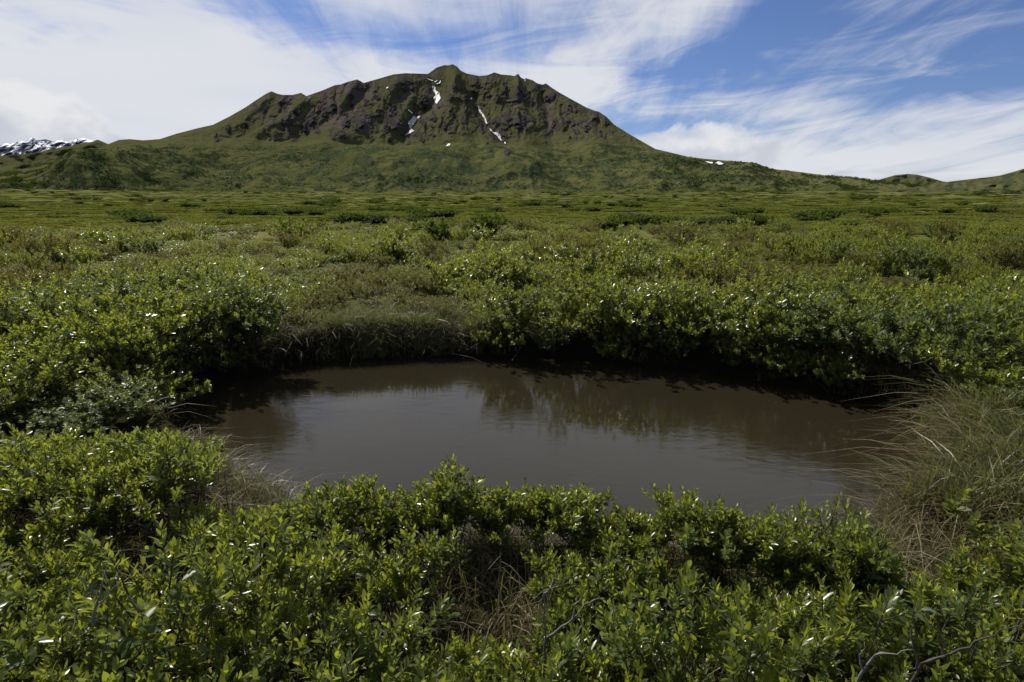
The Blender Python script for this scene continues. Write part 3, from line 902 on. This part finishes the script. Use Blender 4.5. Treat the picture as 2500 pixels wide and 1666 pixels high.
def want(x, y):
    """height of the growth, kind of shrub (0 willow, 1 birch, 2 yellow) and the zones, for arrays of places"""
    x = np.asarray(x, float); y = np.asarray(y, float)
    r = np.hypot(x, y)
    h = .50 + .26 * perlin(x / 1.7, y / 1.7, 201) + .10 * perlin(x / 5, y / 4, 202)
    h = np.where(r > 9, .42 + .78 * fbm(x / 3.4, y / 3.0, 2, 203), h)
    left = np.maximum(bump(x, y, 440, 880, 1.7, 1.15), bump(x, y, 200, 860, 1.5, 1.3))
    right = bump(x, y, 1650, 835, 3.0, 1.1) + bump(x, y, 2280, 850, 1.6, 1.4) + .7 * bump(x, y, 2560, 950, 1.2, 1.3)
    gap = bump(x, y, 900, 770, 1.35, 2.6)
    open_ = bump(x, y, 60, 720, 1.5, .9) + bump(x, y, 20, 690, 2.5, .7)
    sedge = bump(x, y, 2360, 1160, .75, 1.1)
    h = h + .50 * left + .60 * right - .26 * gap - .35 * open_ - .6 * sedge
    h = np.minimum(h, np.where(r > 10, 1.0, np.where(r > 7.5, .80, .92)))
    n = perlin(x / 3.0, y / 2.2, 205)
    kind = np.where(gap > .35, 1, np.where((r > 8) & (n > .22) & (right < .4) & (left < .4), np.where(n > .42, 1, 2), np.where((r > 13) & (n < -.05), 2, 0)))
    litter = bump(x, y, 1130, 1640, .27, .55) + bump(x, y, 300, 1470, .36, .34) + .8 * bump(x, y, 1330, 1600, .22, .45) + .8 * bump(x, y, 1720, 1600, .16, .3) + .7 * bump(x, y, 2060, 1560, .14, .3)
    return h, kind, sedge, left, right, gap, litter


KINDS = ('willow', 'birch', 'yellow')
plan = []          # (x, y, scale_xy, scale_z, kind, zone)
cell = {}


def clear_of(x, y, d):
    for i in range(int(math.floor(x)) - 1, int(math.floor(x)) + 2):
        for j in range(int(math.floor(y)) - 1, int(math.floor(y)) + 2):
            for (a, b_, e) in cell.get((i, j), ()):
                if (a - x) ** 2 + (b_ - y) ** 2 < ((d + e) / 2) ** 2: return False
    return True


def claim(x, y, d): cell.setdefault((int(math.floor(x)), int(math.floor(y))), []).append((x, y, d))


for (u, v, r) in PEAKS:
    x, y, ztop = (float(q) for q in at_range(u, v, r))
    z = float(ground_z(np.array([x]), np.array([y]))[0]); s = (ztop - z - .15) / .66
    plan.append((x, y, z, .34 + .22 * rng.random(), s, 'near', 'front')); claim(x, y, .30)
TILT = {}
last = None
for i in range(len(POND)):
    p = POND[i]; e = POND[(i + 1) % len(POND)] - POND[i - 1]; nrm = unit(np.array([e[1], -e[0]]))
    if pond_sd(np.array([p[0] + nrm[0] * .1]), np.array([p[1] + nrm[1] * .1]))[0] < 0: nrm = -nrm
    u, v = project(p[0], p[1], 0.0)
    lft = 380 < u < 690 and v < 1030; rgt = 1170 < u < 2200 and v < 1000
    if not (lft or rgt): continue
    small = len(TILT) % 2 == 1
    q = p + nrm * (rng.uniform(-.04, .10) if small else rng.uniform(.10, .26))
    if last is not None and np.hypot(*(q - last)) < (.40 if small else .28): continue
    last = q
    z = max(float(ground_z(q[:1], q[1:])[0]), .06)
    s = rng.uniform(.36, .52) if small else rng.uniform(.66, .88)
    if small: z = min(z, .10)
    pl = (float(q[0]), float(q[1]), z, s * 1.12, s, 'willow', 'left' if lft else 'right')
    plan.append(pl); TILT[(pl[0], pl[1])] = (-nrm[0], -nrm[1], rng.uniform(.22, .48)); claim(pl[0], pl[1], .45)
cand = []
for _ in range(34000):
    r = 1.0 + 27 * rng.random() ** 1.25; a = R(rng.uniform(-58, 58))
    cand.append((r * math.sin(a), r * math.cos(a)))
cand = np.array(cand)
csd = pond_sd(cand[:, 0], cand[:, 1])
cgz = ground_z(cand[:, 0], cand[:, 1], csd)
order = np.argsort(-(np.hypot(cand[:, 0], cand[:, 1]) < 3.4).astype(int), kind='stable')
cw = want(cand[:, 0], cand[:, 1])
for i in order:
    x, y = cand[i]; sd = csd[i]; r = math.hypot(x, y); z = max(cgz[i], .05)
    if sd < 0.05 or y < .35: continue
    h, kind, sedge, left, right, gap, litter = (float(q[i]) for q in cw); kind = KINDS[int(kind)]
    if sedge > .35: continue
    u, v = project(x, y, z)
    front = r < 6.0 and v > 960 and sd < 3.2 and y < 5.0 and not (x > 2.6 and y > 2.3)
    if front:
        d = .34
        top = float(FG_TOP(u)); _, te = azel(u, top)
        lim = CAMZ + math.tan(R(float(te))) * (r - .05) - z - .10
        h = min(max(.58 + .14 * rng.normal() + .16 * float(perlin(x * 1.6, y * 1.6, 231)), .34), lim) * (1 - .45 * min(litter, 1))
        if litter > .45 and rng.random() < .88: continue
        if h < .22: continue
        s = (h - .13) / .64
        if float(perlin(x * 1.3, y * 1.3, 233)) > .18 and r < 2.6: s *= .62
        if s < .15: continue
        if not clear_of(x, y, d * min(max(s, .7), 1.1)): continue
        plan.append((x, y, z, float(np.clip((s * .6 + .45) * rng.uniform(.85, 1.1), .55, 1.1)), s, 'near', 'front'))
    else:
        d = .52 if r < 11 else .66 if r < 17 else .9
        if kind == 'birch' and r < 9: d = .5
        if gap > .5 and sd < .30: continue
        h = h * rng.uniform(.85, 1.12)
        if h < .16: continue
        base_h = {'willow': .98, 'birch': .70, 'yellow': .84}[kind]
        s = h / base_h
        sx = float(np.clip(s * 1.15, .55, 1.15)) * rng.uniform(.9, 1.1)
        if sd < (.08 if left > .2 or right > .2 else .35 * sx): continue
        if not clear_of(x, y, d * (.75 + .35 * sx)): continue
        zone = 'left' if (x < -1.3 and y < 9.5) else 'gap' if gap > .35 and r < 10 else 'right' if (r < 10.5) else 'field'
        plan.append((x, y, z, sx, s, kind, zone))
    claim(x, y, d)

# explicit single bushes that stand out against the plain
LONE = [(1195, 585, .36, 1.9, 1.25, 'willow', 'dark rounded willow bush standing tallest against the plain, left of centre skyline'),
        (1490, 572, .36, 1.7, .95, 'willow', 'dark low willow bush on the skyline of the thicket, right of centre'),
        (1650, 610, .36, 1.7, 1.6, 'birch', 'twiggy brown dwarf birch rising above the thicket right of centre'),
        (1075, 600, .36, 2.0, 1.2, 'willow', 'wide dark green willow bush in the row behind the meadow, centre'),
        (730, 590, .36, 1.9, 1.15, 'willow', 'broad dark willow clump at the left end of the back row')]


def visible(x, y, z, s):
    u, v = project(x, y, z + .3 * s); m = 620 * s / max(y, .8)
    return y > .3 and -m < u < 2500 + m and v < 1666 + 1.2 * m


individual = [p for p in plan if visible(p[0], p[1], p[2], p[3])]
individual.sort(key=lambda p: math.hypot(p[0], p[1]) / max(p[4], .3) ** .5)
LIM = 290
chosen = individual[:LIM]
left_over = individual[LIM:] + [p for p in plan if not visible(p[0], p[1], p[2], p[3])]
print('shrubs planned', len(plan), 'individual', len(chosen), 'left over', len(left_over), 'front', sum(p[6] == 'front' for p in chosen))

ORD = ['first', 'second', 'third', 'fourth', 'fifth', 'sixth', 'seventh', 'eighth', 'ninth', 'tenth', 'eleventh', 'twelfth', 'thirteenth', 'fourteenth', 'fifteenth',
       'sixteenth', 'seventeenth', 'eighteenth', 'nineteenth', 'twentieth']
ORD += ['twenty-' + w for w in ORD[:9]] + ['thirtieth'] + ['thirty-' + w for w in ORD[:9]] + ['fortieth']
rows = {}
for p in chosen:
    r = math.hypot(p[0], p[1])
    if p[6] == 'front':
        ph = ('at the bottom edge of the picture' if r < 1.45 else 'in the second row of the foreground thicket' if r < 2.0 else
              'in the third row of the foreground thicket' if r < 2.7 else 'on the near bank against the water')
        if p[0] < -1.6 and r >= 2.0: ph = 'on the left bank near the water' if r < 3.3 else 'on the left bank further back'
        nm = 'glossy green willow shrub'
    else:
        nm = {'willow': 'green willow shrub', 'birch': 'olive dwarf birch shrub', 'yellow': 'yellow green willow shrub'}[p[5]]
        tall = 'tall ' if p[4] > .95 else 'low ' if p[4] < .55 else ''
        nm = tall + nm
        if p[6] == 'left': ph = 'in the left bank thicket beside the pond' if r < 7.4 else 'at the back of the left bank thicket'
        elif p[6] == 'gap': ph = 'on the grassy far bank'
        elif p[6] == 'right': ph = 'in the right bank thicket' if r < 8.2 else 'behind the far bank thicket'
        else: ph = 'in the meadow ' + ('just behind the banks' if r < 11.5 else 'beyond the banks' if r < 13 else 'midway to the plain' if r < 14.5 else 'toward the plain' if r < 16.5 else 'nearest the plain')
    rows.setdefault((nm, ph), []).append(p)
lab = {}
for (nm, ph), ps in rows.items():
    ps.sort(key=lambda p: project(p[0], p[1], p[2])[0])
    for i, p in enumerate(ps):
        lab[id(p)] = f'{nm} {ph}' + (f', {ORD[min(i, len(ORD) - 1)]} from left' if len(ps) > 1 else '')

shrub_roots = []
for p in chosen:
    x, y, z, sx, sz, kind, zone = p
    grp = 'willow shrubs of the foreground thicket' if zone == 'front' else 'shrubs round the pond and in the meadow'
    root = put('dwarf_birch_shrub' if kind == 'birch' else 'willow_shrub', None, None, None, lab[id(p)], 'shrub', grp,
               (x, y, z - .01), float(rng.uniform(0, 6.28)), None if kind == 'near' else (sx, sx, sz))
    shrub_roots.append(root)
    if (x, y) in TILT:
        tx, ty, ta = TILT[(x, y)]
        root.rotation_euler = (Matrix.Rotation(ta, 3, Vector((-ty, tx, 0))) @ Matrix.Rotation(rng.uniform(0, 6.28), 3, 'Z')).to_euler()
    if kind == 'near':
        st, tp = NEAR[int(rng.integers(len(NEAR)))]
        for me in st: put('stem', me, root, scl=(sx, sx, sz))
        grow = .78 + .3 * min(sz, 1.0)
        for me, p_, d_, s_ in tp:
            c = put('leafy_shoot', me, root)
            c.location = (p_[0] * sx, p_[1] * sx, p_[2] * sz); c.rotation_euler = d_; c.scale = (s_ * grow,) * 3
    else:
        st, fo = MID[kind][int(rng.integers(len(MID[kind])))]
        for me in st: put('stem', me, root)
        put('foliage', fo, root, 'stuff')
for (u, v, zz, sx, sz, kind, lb) in LONE:
    x, y = gpx(u, v, zz)
    root = put('dwarf_birch_shrub' if kind == 'birch' else 'willow_shrub', None, None, None, lb, 'shrub', None, (x, y, float(ground_z(np.array(x), np.array(y)))), float(rng.uniform(0, 6)), (sx, sx, sz))
    st, fo = FAR[1] if kind == 'willow' else MID[kind][0]
    if kind == 'willow': root.scale = (sx * .75, sx * .75, sz * 1.1)
    for me in st: put('stem', me, root)
    put('foliage', fo, root, 'stuff')


# ------------------------------------------------------------------ uncountable cover: instances of the same foliage
def scatter(name, pts, rotz, scl, pick, sources, label, cat, tilt=None):
    me = make_mesh(name, pts)
    n = len(pts)
    rt = np.zeros((n, 3), np.float32); rt[:, 2] = rotz
    if tilt is not None: rt[:, :2] = tilt
    a = me.attributes.new('spin', 'FLOAT_VECTOR', 'POINT'); a.data.foreach_set('vector', rt.ravel())
    a = me.attributes.new('size', 'FLOAT_VECTOR', 'POINT'); a.data.foreach_set('vector', np.asarray(scl, np.float32).ravel())
    a = me.attributes.new('pick', 'INT', 'POINT'); a.data.foreach_set('value', np.asarray(pick, np.int32))
    o = put(name, me, None, 'stuff', label, cat)
    ng = bpy.data.node_groups.new(name, 'GeometryNodeTree')
    ng.interface.new_socket('Geometry', in_out='INPUT', socket_type='NodeSocketGeometry')
    ng.interface.new_socket('Geometry', in_out='OUTPUT', socket_type='NodeSocketGeometry')
    N = ng.nodes; L = ng.links
    gi, go = N.new('NodeGroupInput'), N.new('NodeGroupOutput')
    iop = N.new('GeometryNodeInstanceOnPoints'); L.new(gi.outputs[0], iop.inputs['Points'])
    jn = N.new('GeometryNodeJoinGeometry')
    for so in reversed(sources):
        oi = N.new('GeometryNodeObjectInfo'); oi.inputs['Object'].default_value = so; oi.inputs['As Instance'].default_value = True
        L.new(oi.outputs['Geometry'], jn.inputs[0])
    L.new(jn.outputs[0], iop.inputs['Instance']); iop.inputs['Pick Instance'].default_value = True

    def na(nm, ty):
        k = N.new('GeometryNodeInputNamedAttribute'); k.data_type = ty; k.inputs['Name'].default_value = nm
        return k.outputs['Attribute']
    L.new(na('pick', 'INT'), iop.inputs['Instance Index'])
    e2r = N.new('FunctionNodeEulerToRotation'); L.new(na('spin', 'FLOAT_VECTOR'), e2r.inputs[0]); L.new(e2r.outputs[0], iop.inputs['Rotation'])
    L.new(na('size', 'FLOAT_VECTOR'), iop.inputs['Scale'])
    L.new(iop.outputs[0], go.inputs[0])
    md = o.modifiers.new('scatter', 'NODES'); md.node_group = ng
    return o


def source_foliage(meshes):
    """an object already standing in the scene for each of these meshes"""
    found = []
    for me in meshes:
        for o in bpy.data.objects:
            if o.data == me: found.append(o); break
        else:
            found.append(None)
    return found


mid_list = [('willow', f) for _, f in MID['willow']] + [('birch', f) for _, f in MID['birch']] + [('yellow', f) for _, f in MID['yellow']]
mid_src = source_foliage([f for _, f in mid_list])
ok_src = [(k, o) for (k, _), o in zip(mid_list, mid_src) if o is not None]
# meadow thicket from the last counted shrubs out to about 45 m
extra = [(p[0], p[1], p[2], p[3], p[4], 'willow' if p[5] == 'near' else p[5]) for p in left_over]
rr_ = np.sqrt(rng.uniform(26 ** 2, 47 ** 2, 30000)); aa_ = np.radians(rng.uniform(-55, 55, 30000))
ex_, ey_ = rr_ * np.sin(aa_), rr_ * np.cos(aa_); wh, wk = want(ex_, ey_)[:2]
wh = wh * (1 - .35 * sst(34, 46, rr_ + 3 * perlin(ex_ / 8, ey_ / 8, 211)))
for x, y, h, kind in zip(ex_, ey_, wh, wk):
    kind = KINDS[int(kind)]
    if h < .18 or not clear_of(x, y, 1.15): continue
    claim(x, y, 1.15)
    s = h / {'willow': .98, 'birch': .70, 'yellow': .84}[kind]
    extra.append((x, y, None, float(np.clip(s * 1.3, .8, 1.5)), s, kind))
under = {}
uc = np.column_stack([rng.uniform(-18, 18, 30000), rng.uniform(1.0, 24, 30000)]); usd = pond_sd(uc[:, 0], uc[:, 1])
uw = want(uc[:, 0], uc[:, 1])
for (x, y), sd, kind, sedge in zip(uc, usd, uw[1], uw[2]):
    if sd < .32 or abs(x) > y * 1.25 + 1: continue
    d = .42 if y < 12 else .6
    key = (round(x / d), round(y / d))
    if key in under: continue
    kind = KINDS[int(kind)]
    if sedge > .3 or math.hypot(x, y) < 5.4: continue
    under[key] = 1
    extra.append((x, y, None, rng.uniform(.45, .7), rng.uniform(.22, .42), 'birch' if rng.random() < .3 else kind))
ex = np.array([(e[0], e[1], e[3], e[4]) for e in extra])
ez = ground_z(ex[:, 0], ex[:, 1])
by_kind = {k: [i for i, (q, _) in enumerate(ok_src) if q == k] for k in ('willow', 'birch', 'yellow')}
pk = [int(rng.choice(by_kind[e[5]])) for e in extra]
scatter('shrub_cover', np.stack([ex[:, 0], ex[:, 1], ez - .02], -1), rng.uniform(0, 6.28, len(ex)), np.stack([ex[:, 2], ex[:, 2], ex[:, 3]], -1), pk,
        [o for _, o in ok_src], 'dense low willow and dwarf birch cover across the middle of the meadow', 'shrub cover')
print('meadow cover', len(ex))

# a clump of the coarse far foliage of each kind stands on the plain; the rest of the tundra is covered with its like
far_src = []
for k, ((st, fo), (u, v)) in enumerate(zip(FAR, [(560, 556), (1780, 548), (2150, 556), (1010, 548)])):
    x, y = gpx(u, v)
    nm = ('yellow green low willow clump', 'dark green low willow clump', 'olive low dwarf birch clump', 'grey green low willow clump')[k]
    root = put('dwarf_birch_shrub' if k == 2 else 'willow_shrub', None, None, None, nm + ' at the near edge of the open plain', 'shrub', None,
               (x, y, float(ground_z(np.array(x), np.array(y))) - .02), 0.0, (1.1, 1.1, .7))
    for me in st: put('stem', me, root)
    far_src.append(put('foliage', fo, root, 'stuff'))
nf = 34000
fr = 43 * (900 / 43) ** (rng.random(nf) ** 1.15); fa = np.radians(rng.uniform(-54, 54, nf)); fx = np.column_stack([fr * np.sin(fa), fr * np.cos(fa)])
fn = fbm(fx[:, 0] / 6 / (1 + fr / 160), fx[:, 1] / 6 / (1 + fr / 160), 3, 221)
keep = (fn > -.1) | (rng.random(nf) < .45)
fx, fr, fn = fx[keep], fr[keep], fn[keep]; nf = len(fr); tall = (fn > .66) & (rng.random(nf) < .55)
fg = (1 + fr / 170) * rng.uniform(.9, 1.5, nf)
fsz = np.where(tall, rng.uniform(.5, 1.1, nf) * (1 + fr / 400), rng.uniform(.16, .36, nf))
fs = np.stack([fg, fg, fsz], -1); fp = np.where(tall, rng.choice([1, 1, 3], nf), rng.choice([0, 0, 0, 0, 2, 3], nf))
fz = ground_z(fx[:, 0], fx[:, 1])
scatter('tundra_cover', np.column_stack([fx, fz - .06]), rng.uniform(0, 6.28, len(fx)), fs, fp, far_src, 'low green tundra scrub covering the open plain below the mountain', 'tundra')
# scrub on the mountain's foot
bu = mountain_fields(MU, MV)[3].ravel(); Pm = MP[:len(mtg)].reshape(-1, 3)
w = np.clip(bu, 0, 1) ** 1.5 * (Pm[:, 2] > 10); w = w / w.sum()
idx = rng.choice(len(Pm), 26000, p=w)
pj = Pm[idx] + np.column_stack([rng.uniform(-3, 3, (len(idx), 2)), np.full(len(idx), -.4)])
s_ = rng.uniform(.9, 2.6, len(idx))
scatter('slope_scrub', pj, rng.uniform(0, 6.28, len(idx)), np.stack([s_, s_, s_ * rng.uniform(.6, 1.0, len(idx))], -1), rng.choice([1, 1, 3], len(idx)), far_src,
        'dark green willow scrub on the lower slopes of the mountain', 'scrub')


# ------------------------------------------------------------------ grass
def blades(b, base, n_per, ln, lean, wid, mat=0, dirs=None, segs=3):
    """arching grass blades, n_per to each base point"""
    base = np.repeat(np.asarray(base, float), n_per, 0); N = len(base)
    base = base + np.column_stack([rng.normal(0, .035, (N, 2)), np.zeros(N)])
    a = rng.uniform(0, 2 * np.pi, N)
    out = np.column_stack([np.cos(a), np.sin(a), np.zeros(N)])
    if dirs is not None: out = unit(out * .6 + np.asarray(dirs))
    L = rng.uniform(*ln, N); k = np.abs(rng.normal(lean[0], lean[1], N)); W = rng.uniform(*wid, N)
    sd = np.column_stack([-out[:, 1], out[:, 0], np.zeros(N)])
    sd = unit(sd + rng.normal(0, .5, (N, 3)))
    s = np.linspace(0, 1, segs + 1)
    P = base[:, None] + (UP * (s * (1 - .35 * s * 1))[None, :, None]) * L[:, None, None] + out[:, None] * (k[:, None] * s ** 1.8)[:, :, None] * L[:, None, None]
    P[:, :, 2] -= (np.clip(k - .5, 0, 3)[:, None] * s ** 3) * L[:, None] * .45
    P[:, :, 2] = np.maximum(P[:, :, 2], base[:, 2:3] * .3 + .012)
    w = W[:, None] * (1 - s ** 2 * .96)
    A = P - sd[:, None] * w[:, :, None]; B = P + sd[:, None] * w[:, :, None]
    V = np.stack([A, B], 2).reshape(N, -1, 3); m = 2 * (segs + 1)
    q = np.array([[2 * i, 2 * i + 1, 2 * i + 3, 2 * i + 2] for i in range(segs)])
    b.add(V.reshape(-1, 3), (q[None] + (np.arange(N) * m)[:, None, None]).reshape(-1, 4), None, mat, np.repeat(rng.random(N), m))


def land_points(n, box, cond):
    out = []
    while len(out) < n:
        x = rng.uniform(box[0], box[1], 4000); y = rng.uniform(box[2], box[3], 4000); sd = pond_sd(x, y)
        ok = cond(x, y, sd); z = ground_z(x, y, sd)
        out += [p for p, o in zip(np.column_stack([x, y, z - .02]), ok) if o]
    return np.array(out[:n])


# sedges on the right bank, arching over the water
b = Build()
SX, SY = gpx(2370, 1150, .2)
pts = land_points(520, (1.5, 4.6, 1.7, 5.6), lambda x, y, sd: (sd > -.12) & (sd < .95) & (np.exp(-((x - SX) / .95) ** 2 - ((y - SY) / 1.25) ** 2) > .28) & (perlin(x * 2, y * 2, 301) > -.5))
blades(b, pts, 9, (.26, .62), (.35, .4), (.0032, .0068), 0, (-.25, -.1, 0), 4)
blades(b, pts, 4, (.25, .55), (.9, .6), (.0028, .006), 1, (-.3, -.1, 0), 4)
put('sedge_grass', b.mesh('sedge_grass', [M_GRASS, M_DRY]), None, 'stuff', 'tall arching sedges on the right bank leaning over the water', 'sedge')
# grassy far bank
b = Build()
x0, _ = gpx(690, 880); x1, _ = gpx(1180, 870)
pts = land_points(900, (x0, x1 + .3, 6.2, 9.6), lambda x, y, sd: (sd > -.06) & (sd < 1.3) & (rng.random(len(x)) < np.exp(-np.clip(sd, 0, 2) * 1.4)))
tuft = pts[perlin(pts[:, 0] * 2.2, pts[:, 1] * 2.2, 321) > -.1]
blades(b, tuft, 14, (.20, .46), (.35, .30), (.0026, .0052), 0)
blades(b, pts, 5, (.14, .32), (.55, .4), (.0022, .0045), 0, (0, -.4, 0))
blades(b, pts[::2], 6, (.14, .34), (.8, .5), (.002, .004), 1, (0, -.7, 0))
put('bank_grass', b.mesh('bank_grass', [M_GRASS, M_DRY]), None, 'stuff', 'fresh green and dry grass on the far bank above the water', 'grass')
# all round the waterline and under the shrubs
b = Build()
pts = land_points(1300, (-6, 6.5, 1.5, 10), lambda x, y, sd: (sd > -.05) & (sd < .35) & (perlin(x * 1.5, y * 1.5, 311) > -.25))
blades(b, pts, 7, (.10, .30), (.6, .45), (.0018, .0036), 0)
blades(b, pts, 6, (.12, .32), (.9, .5), (.0016, .0034), 1)
pts = land_points(2600, (-5, 5, .5, 3.6), lambda x, y, sd: (sd > 0) & (np.hypot(x, y) < 4.5))
blades(b, pts, 3, (.16, .42), (.35, .3), (.0016, .0034), 0)
blades(b, pts, 6, (.12, .34), (.95, .6), (.0014, .0032), 1)
pts = land_points(2500, (-14, 14, 6, 16), lambda x, y, sd: (sd > .3) & (perlin(x / 3, y / 3, 315) > .0))
blades(b, pts, 6, (.12, .30), (.5, .4), (.003, .006), 0, segs=2)
put('undergrowth_grass', b.mesh('undergrowth_grass', [M_GRASS, M_DRY]), None, 'stuff', 'thin green and withered grass growing between the shrubs', 'grass')


# ------------------------------------------------------------------ dead wood
def dead_wood(name, label, lines, r_, rad, mat, zp=None):
    """bare branch: first line is the main limb in photo pixels at a ground distance, others fork from it"""
    root = None
    for i, ln in enumerate(lines):
        b = Build()
        a = np.array(ln, float); rr = r_ if np.isscalar(r_) else np.interp(np.linspace(0, 1, len(a)), [0, 1], r_)
        if zp is not None: p = np.column_stack([*on_plane(a[:, 0], a[:, 1], zp), np.full(len(a), zp)]); p[:, 2] += np.sin(np.linspace(0, 3.1, len(a))) * .05
        else: p = np.column_stack(at_range(a[:, 0], a[:, 1], rr))
        t = np.linspace(0, 1, len(p)); tt = np.linspace(0, 1, len(p) * 3)
        p = np.column_stack([np.interp(tt, t, p[:, j]) for j in range(3)]) + rng.normal(0, .0025, (len(tt), 3))
        b.tube(p, np.linspace(rad * (1 if i == 0 else .55), rad * .18, len(p)), 6, 0)
        me = b.mesh('limb' if i else name, [mat])
        if root is None: root = put(name, me, None, None, label, 'branch')
        else: put('twig', me, root)
    return root


dead_wood('dead_branch', 'bare grey forked dead branch among the shrubs at bottom centre',
          [[(1325, 1730), (1330, 1620), (1332, 1560), (1328, 1470), (1322, 1410)], [(1332, 1562), (1365, 1535), (1400, 1512), (1425, 1478), (1465, 1458)],
           [(1326, 1455), (1345, 1430), (1360, 1405), (1358, 1388)], [(1400, 1512), (1402, 1480), (1420, 1455)]], 1.62, .0075, M_DEAD)
dead_wood('dead_branch', 'arched grey dead branch at the bottom right of the picture',
          [[(2070, 1700), (2105, 1640), (2140, 1605), (2180, 1590), (2230, 1588)], [(2105, 1640), (2098, 1600), (2110, 1570)]], 1.40, .0042, M_DEAD)
dead_wood('bare_branch', 'dark bare branch rising at the bottom right corner',
          [[(2190, 1720), (2240, 1630), (2300, 1600), (2370, 1580), (2440, 1545), (2500, 1520)], [(2300, 1600), (2290, 1540), (2285, 1480)], [(2240, 1630), (2225, 1540), (2240, 1470)]], 1.5, .0045, M_BARK)
dead_wood('dead_branch', 'thin pale dead twigs in the dark gap at lower left',
          [[(225, 1530), (240, 1460), (255, 1410), (268, 1360)], [(240, 1460), (215, 1430), (170, 1392)], [(232, 1490), (270, 1440), (290, 1420)]], 1.75, .004, M_DEAD)
dead_wood('driftwood', 'tangled grey twigs lying at the far waterline, centre',
          [[(1075, 862), (1110, 872), (1150, 880), (1180, 886)], [(1100, 870), (1130, 858), (1170, 850)], [(1130, 876), (1150, 865), (1190, 868)], [(1090, 866), (1085, 856), (1110, 848)]], 7.3, .0055, M_DRIFT, .03)
dead_wood('driftwood', 'bent pale dead branch at the foot of the far bank bushes',
          [[(1250, 880), (1270, 858), (1285, 850), (1300, 862)], [(1285, 850), (1310, 851), (1350, 853)]], 7.1, .0055, M_DRIFT, .10)
dead_wood('driftwood', 'forked dead branch under the right hand bushes of far bank',
          [[(1510, 850), (1480, 835), (1462, 822), (1450, 828)], [(1480, 835), (1500, 812), (1530, 805)], [(1462, 822), (1475, 805), (1500, 790)]], 6.75, .0055, M_DRIFT, .22)
dead_wood('driftwood', 'dry brown fallen twigs at the right waterline below the bushes',
          [[(1940, 925), (1990, 935), (2040, 930), (2090, 925), (2130, 915)], [(1990, 935), (2010, 915), (2060, 905)], [(2040, 930), (2080, 945), (2140, 942), (2190, 945)], [(1990, 935), (2030, 950), (2080, 955)]], 5.9, .0055, M_DRIFT, .06)
# bent dead reeds in the water
for lb, ls, r_ in [('bent dead reed stalk standing in the water near the right bank', [[(2150, 1190), (2172, 1172), (2190, 1160), (2180, 1152), (2170, 1166)], [(2155, 1192), (2165, 1182), (2160, 1190)]], 4.15),
                   ('pale broken reed lying on the water at right', [[(2230, 1212), (2258, 1198), (2290, 1183)]], 3.9),
                   ('dark bent dead sedge stalks at the left end of the pond', [[(560, 1250), (552, 1190), (548, 1150), (575, 1140)], [(590, 1250), (600, 1200), (586, 1145), (560, 1150)], [(612, 1205), (596, 1180), (588, 1145)], [(570, 1250), (565, 1190), (582, 1145)]], 3.2),
                   ('two crossed dead reeds standing in the water by the left shrubs', [[(618, 1235), (632, 1210), (645, 1195)], [(645, 1195), (646, 1215), (646, 1232)]], 3.35)]:
    dead_wood('dead_reed', lb, ls, r_, .003, M_DEAD if 'pale' in lb else M_BARK)['category'] = 'reed'
# flecks floating on the water
b = Build()
q = []
while len(q) < 70:
    x, y = rng.uniform(-4, 5), rng.uniform(2.5, 8.5)
    if pond_sd(np.array([x]), np.array([y]))[0] < -.45: q.append((x, y, .004))
q = np.array(q); n = len(q)
b.leaves(q, np.column_stack([rng.normal(0, 1, (n, 2)), np.zeros(n)]), np.tile(UP, (n, 1)), rng.uniform(.006, .02, n), rng.uniform(.1, .2, n), 0, 0)
put('floating_fleck', b.mesh('floating_fleck', [M_DRY]), None, 'stuff', 'tiny bits of leaf and seed floating on the pond', 'debris')
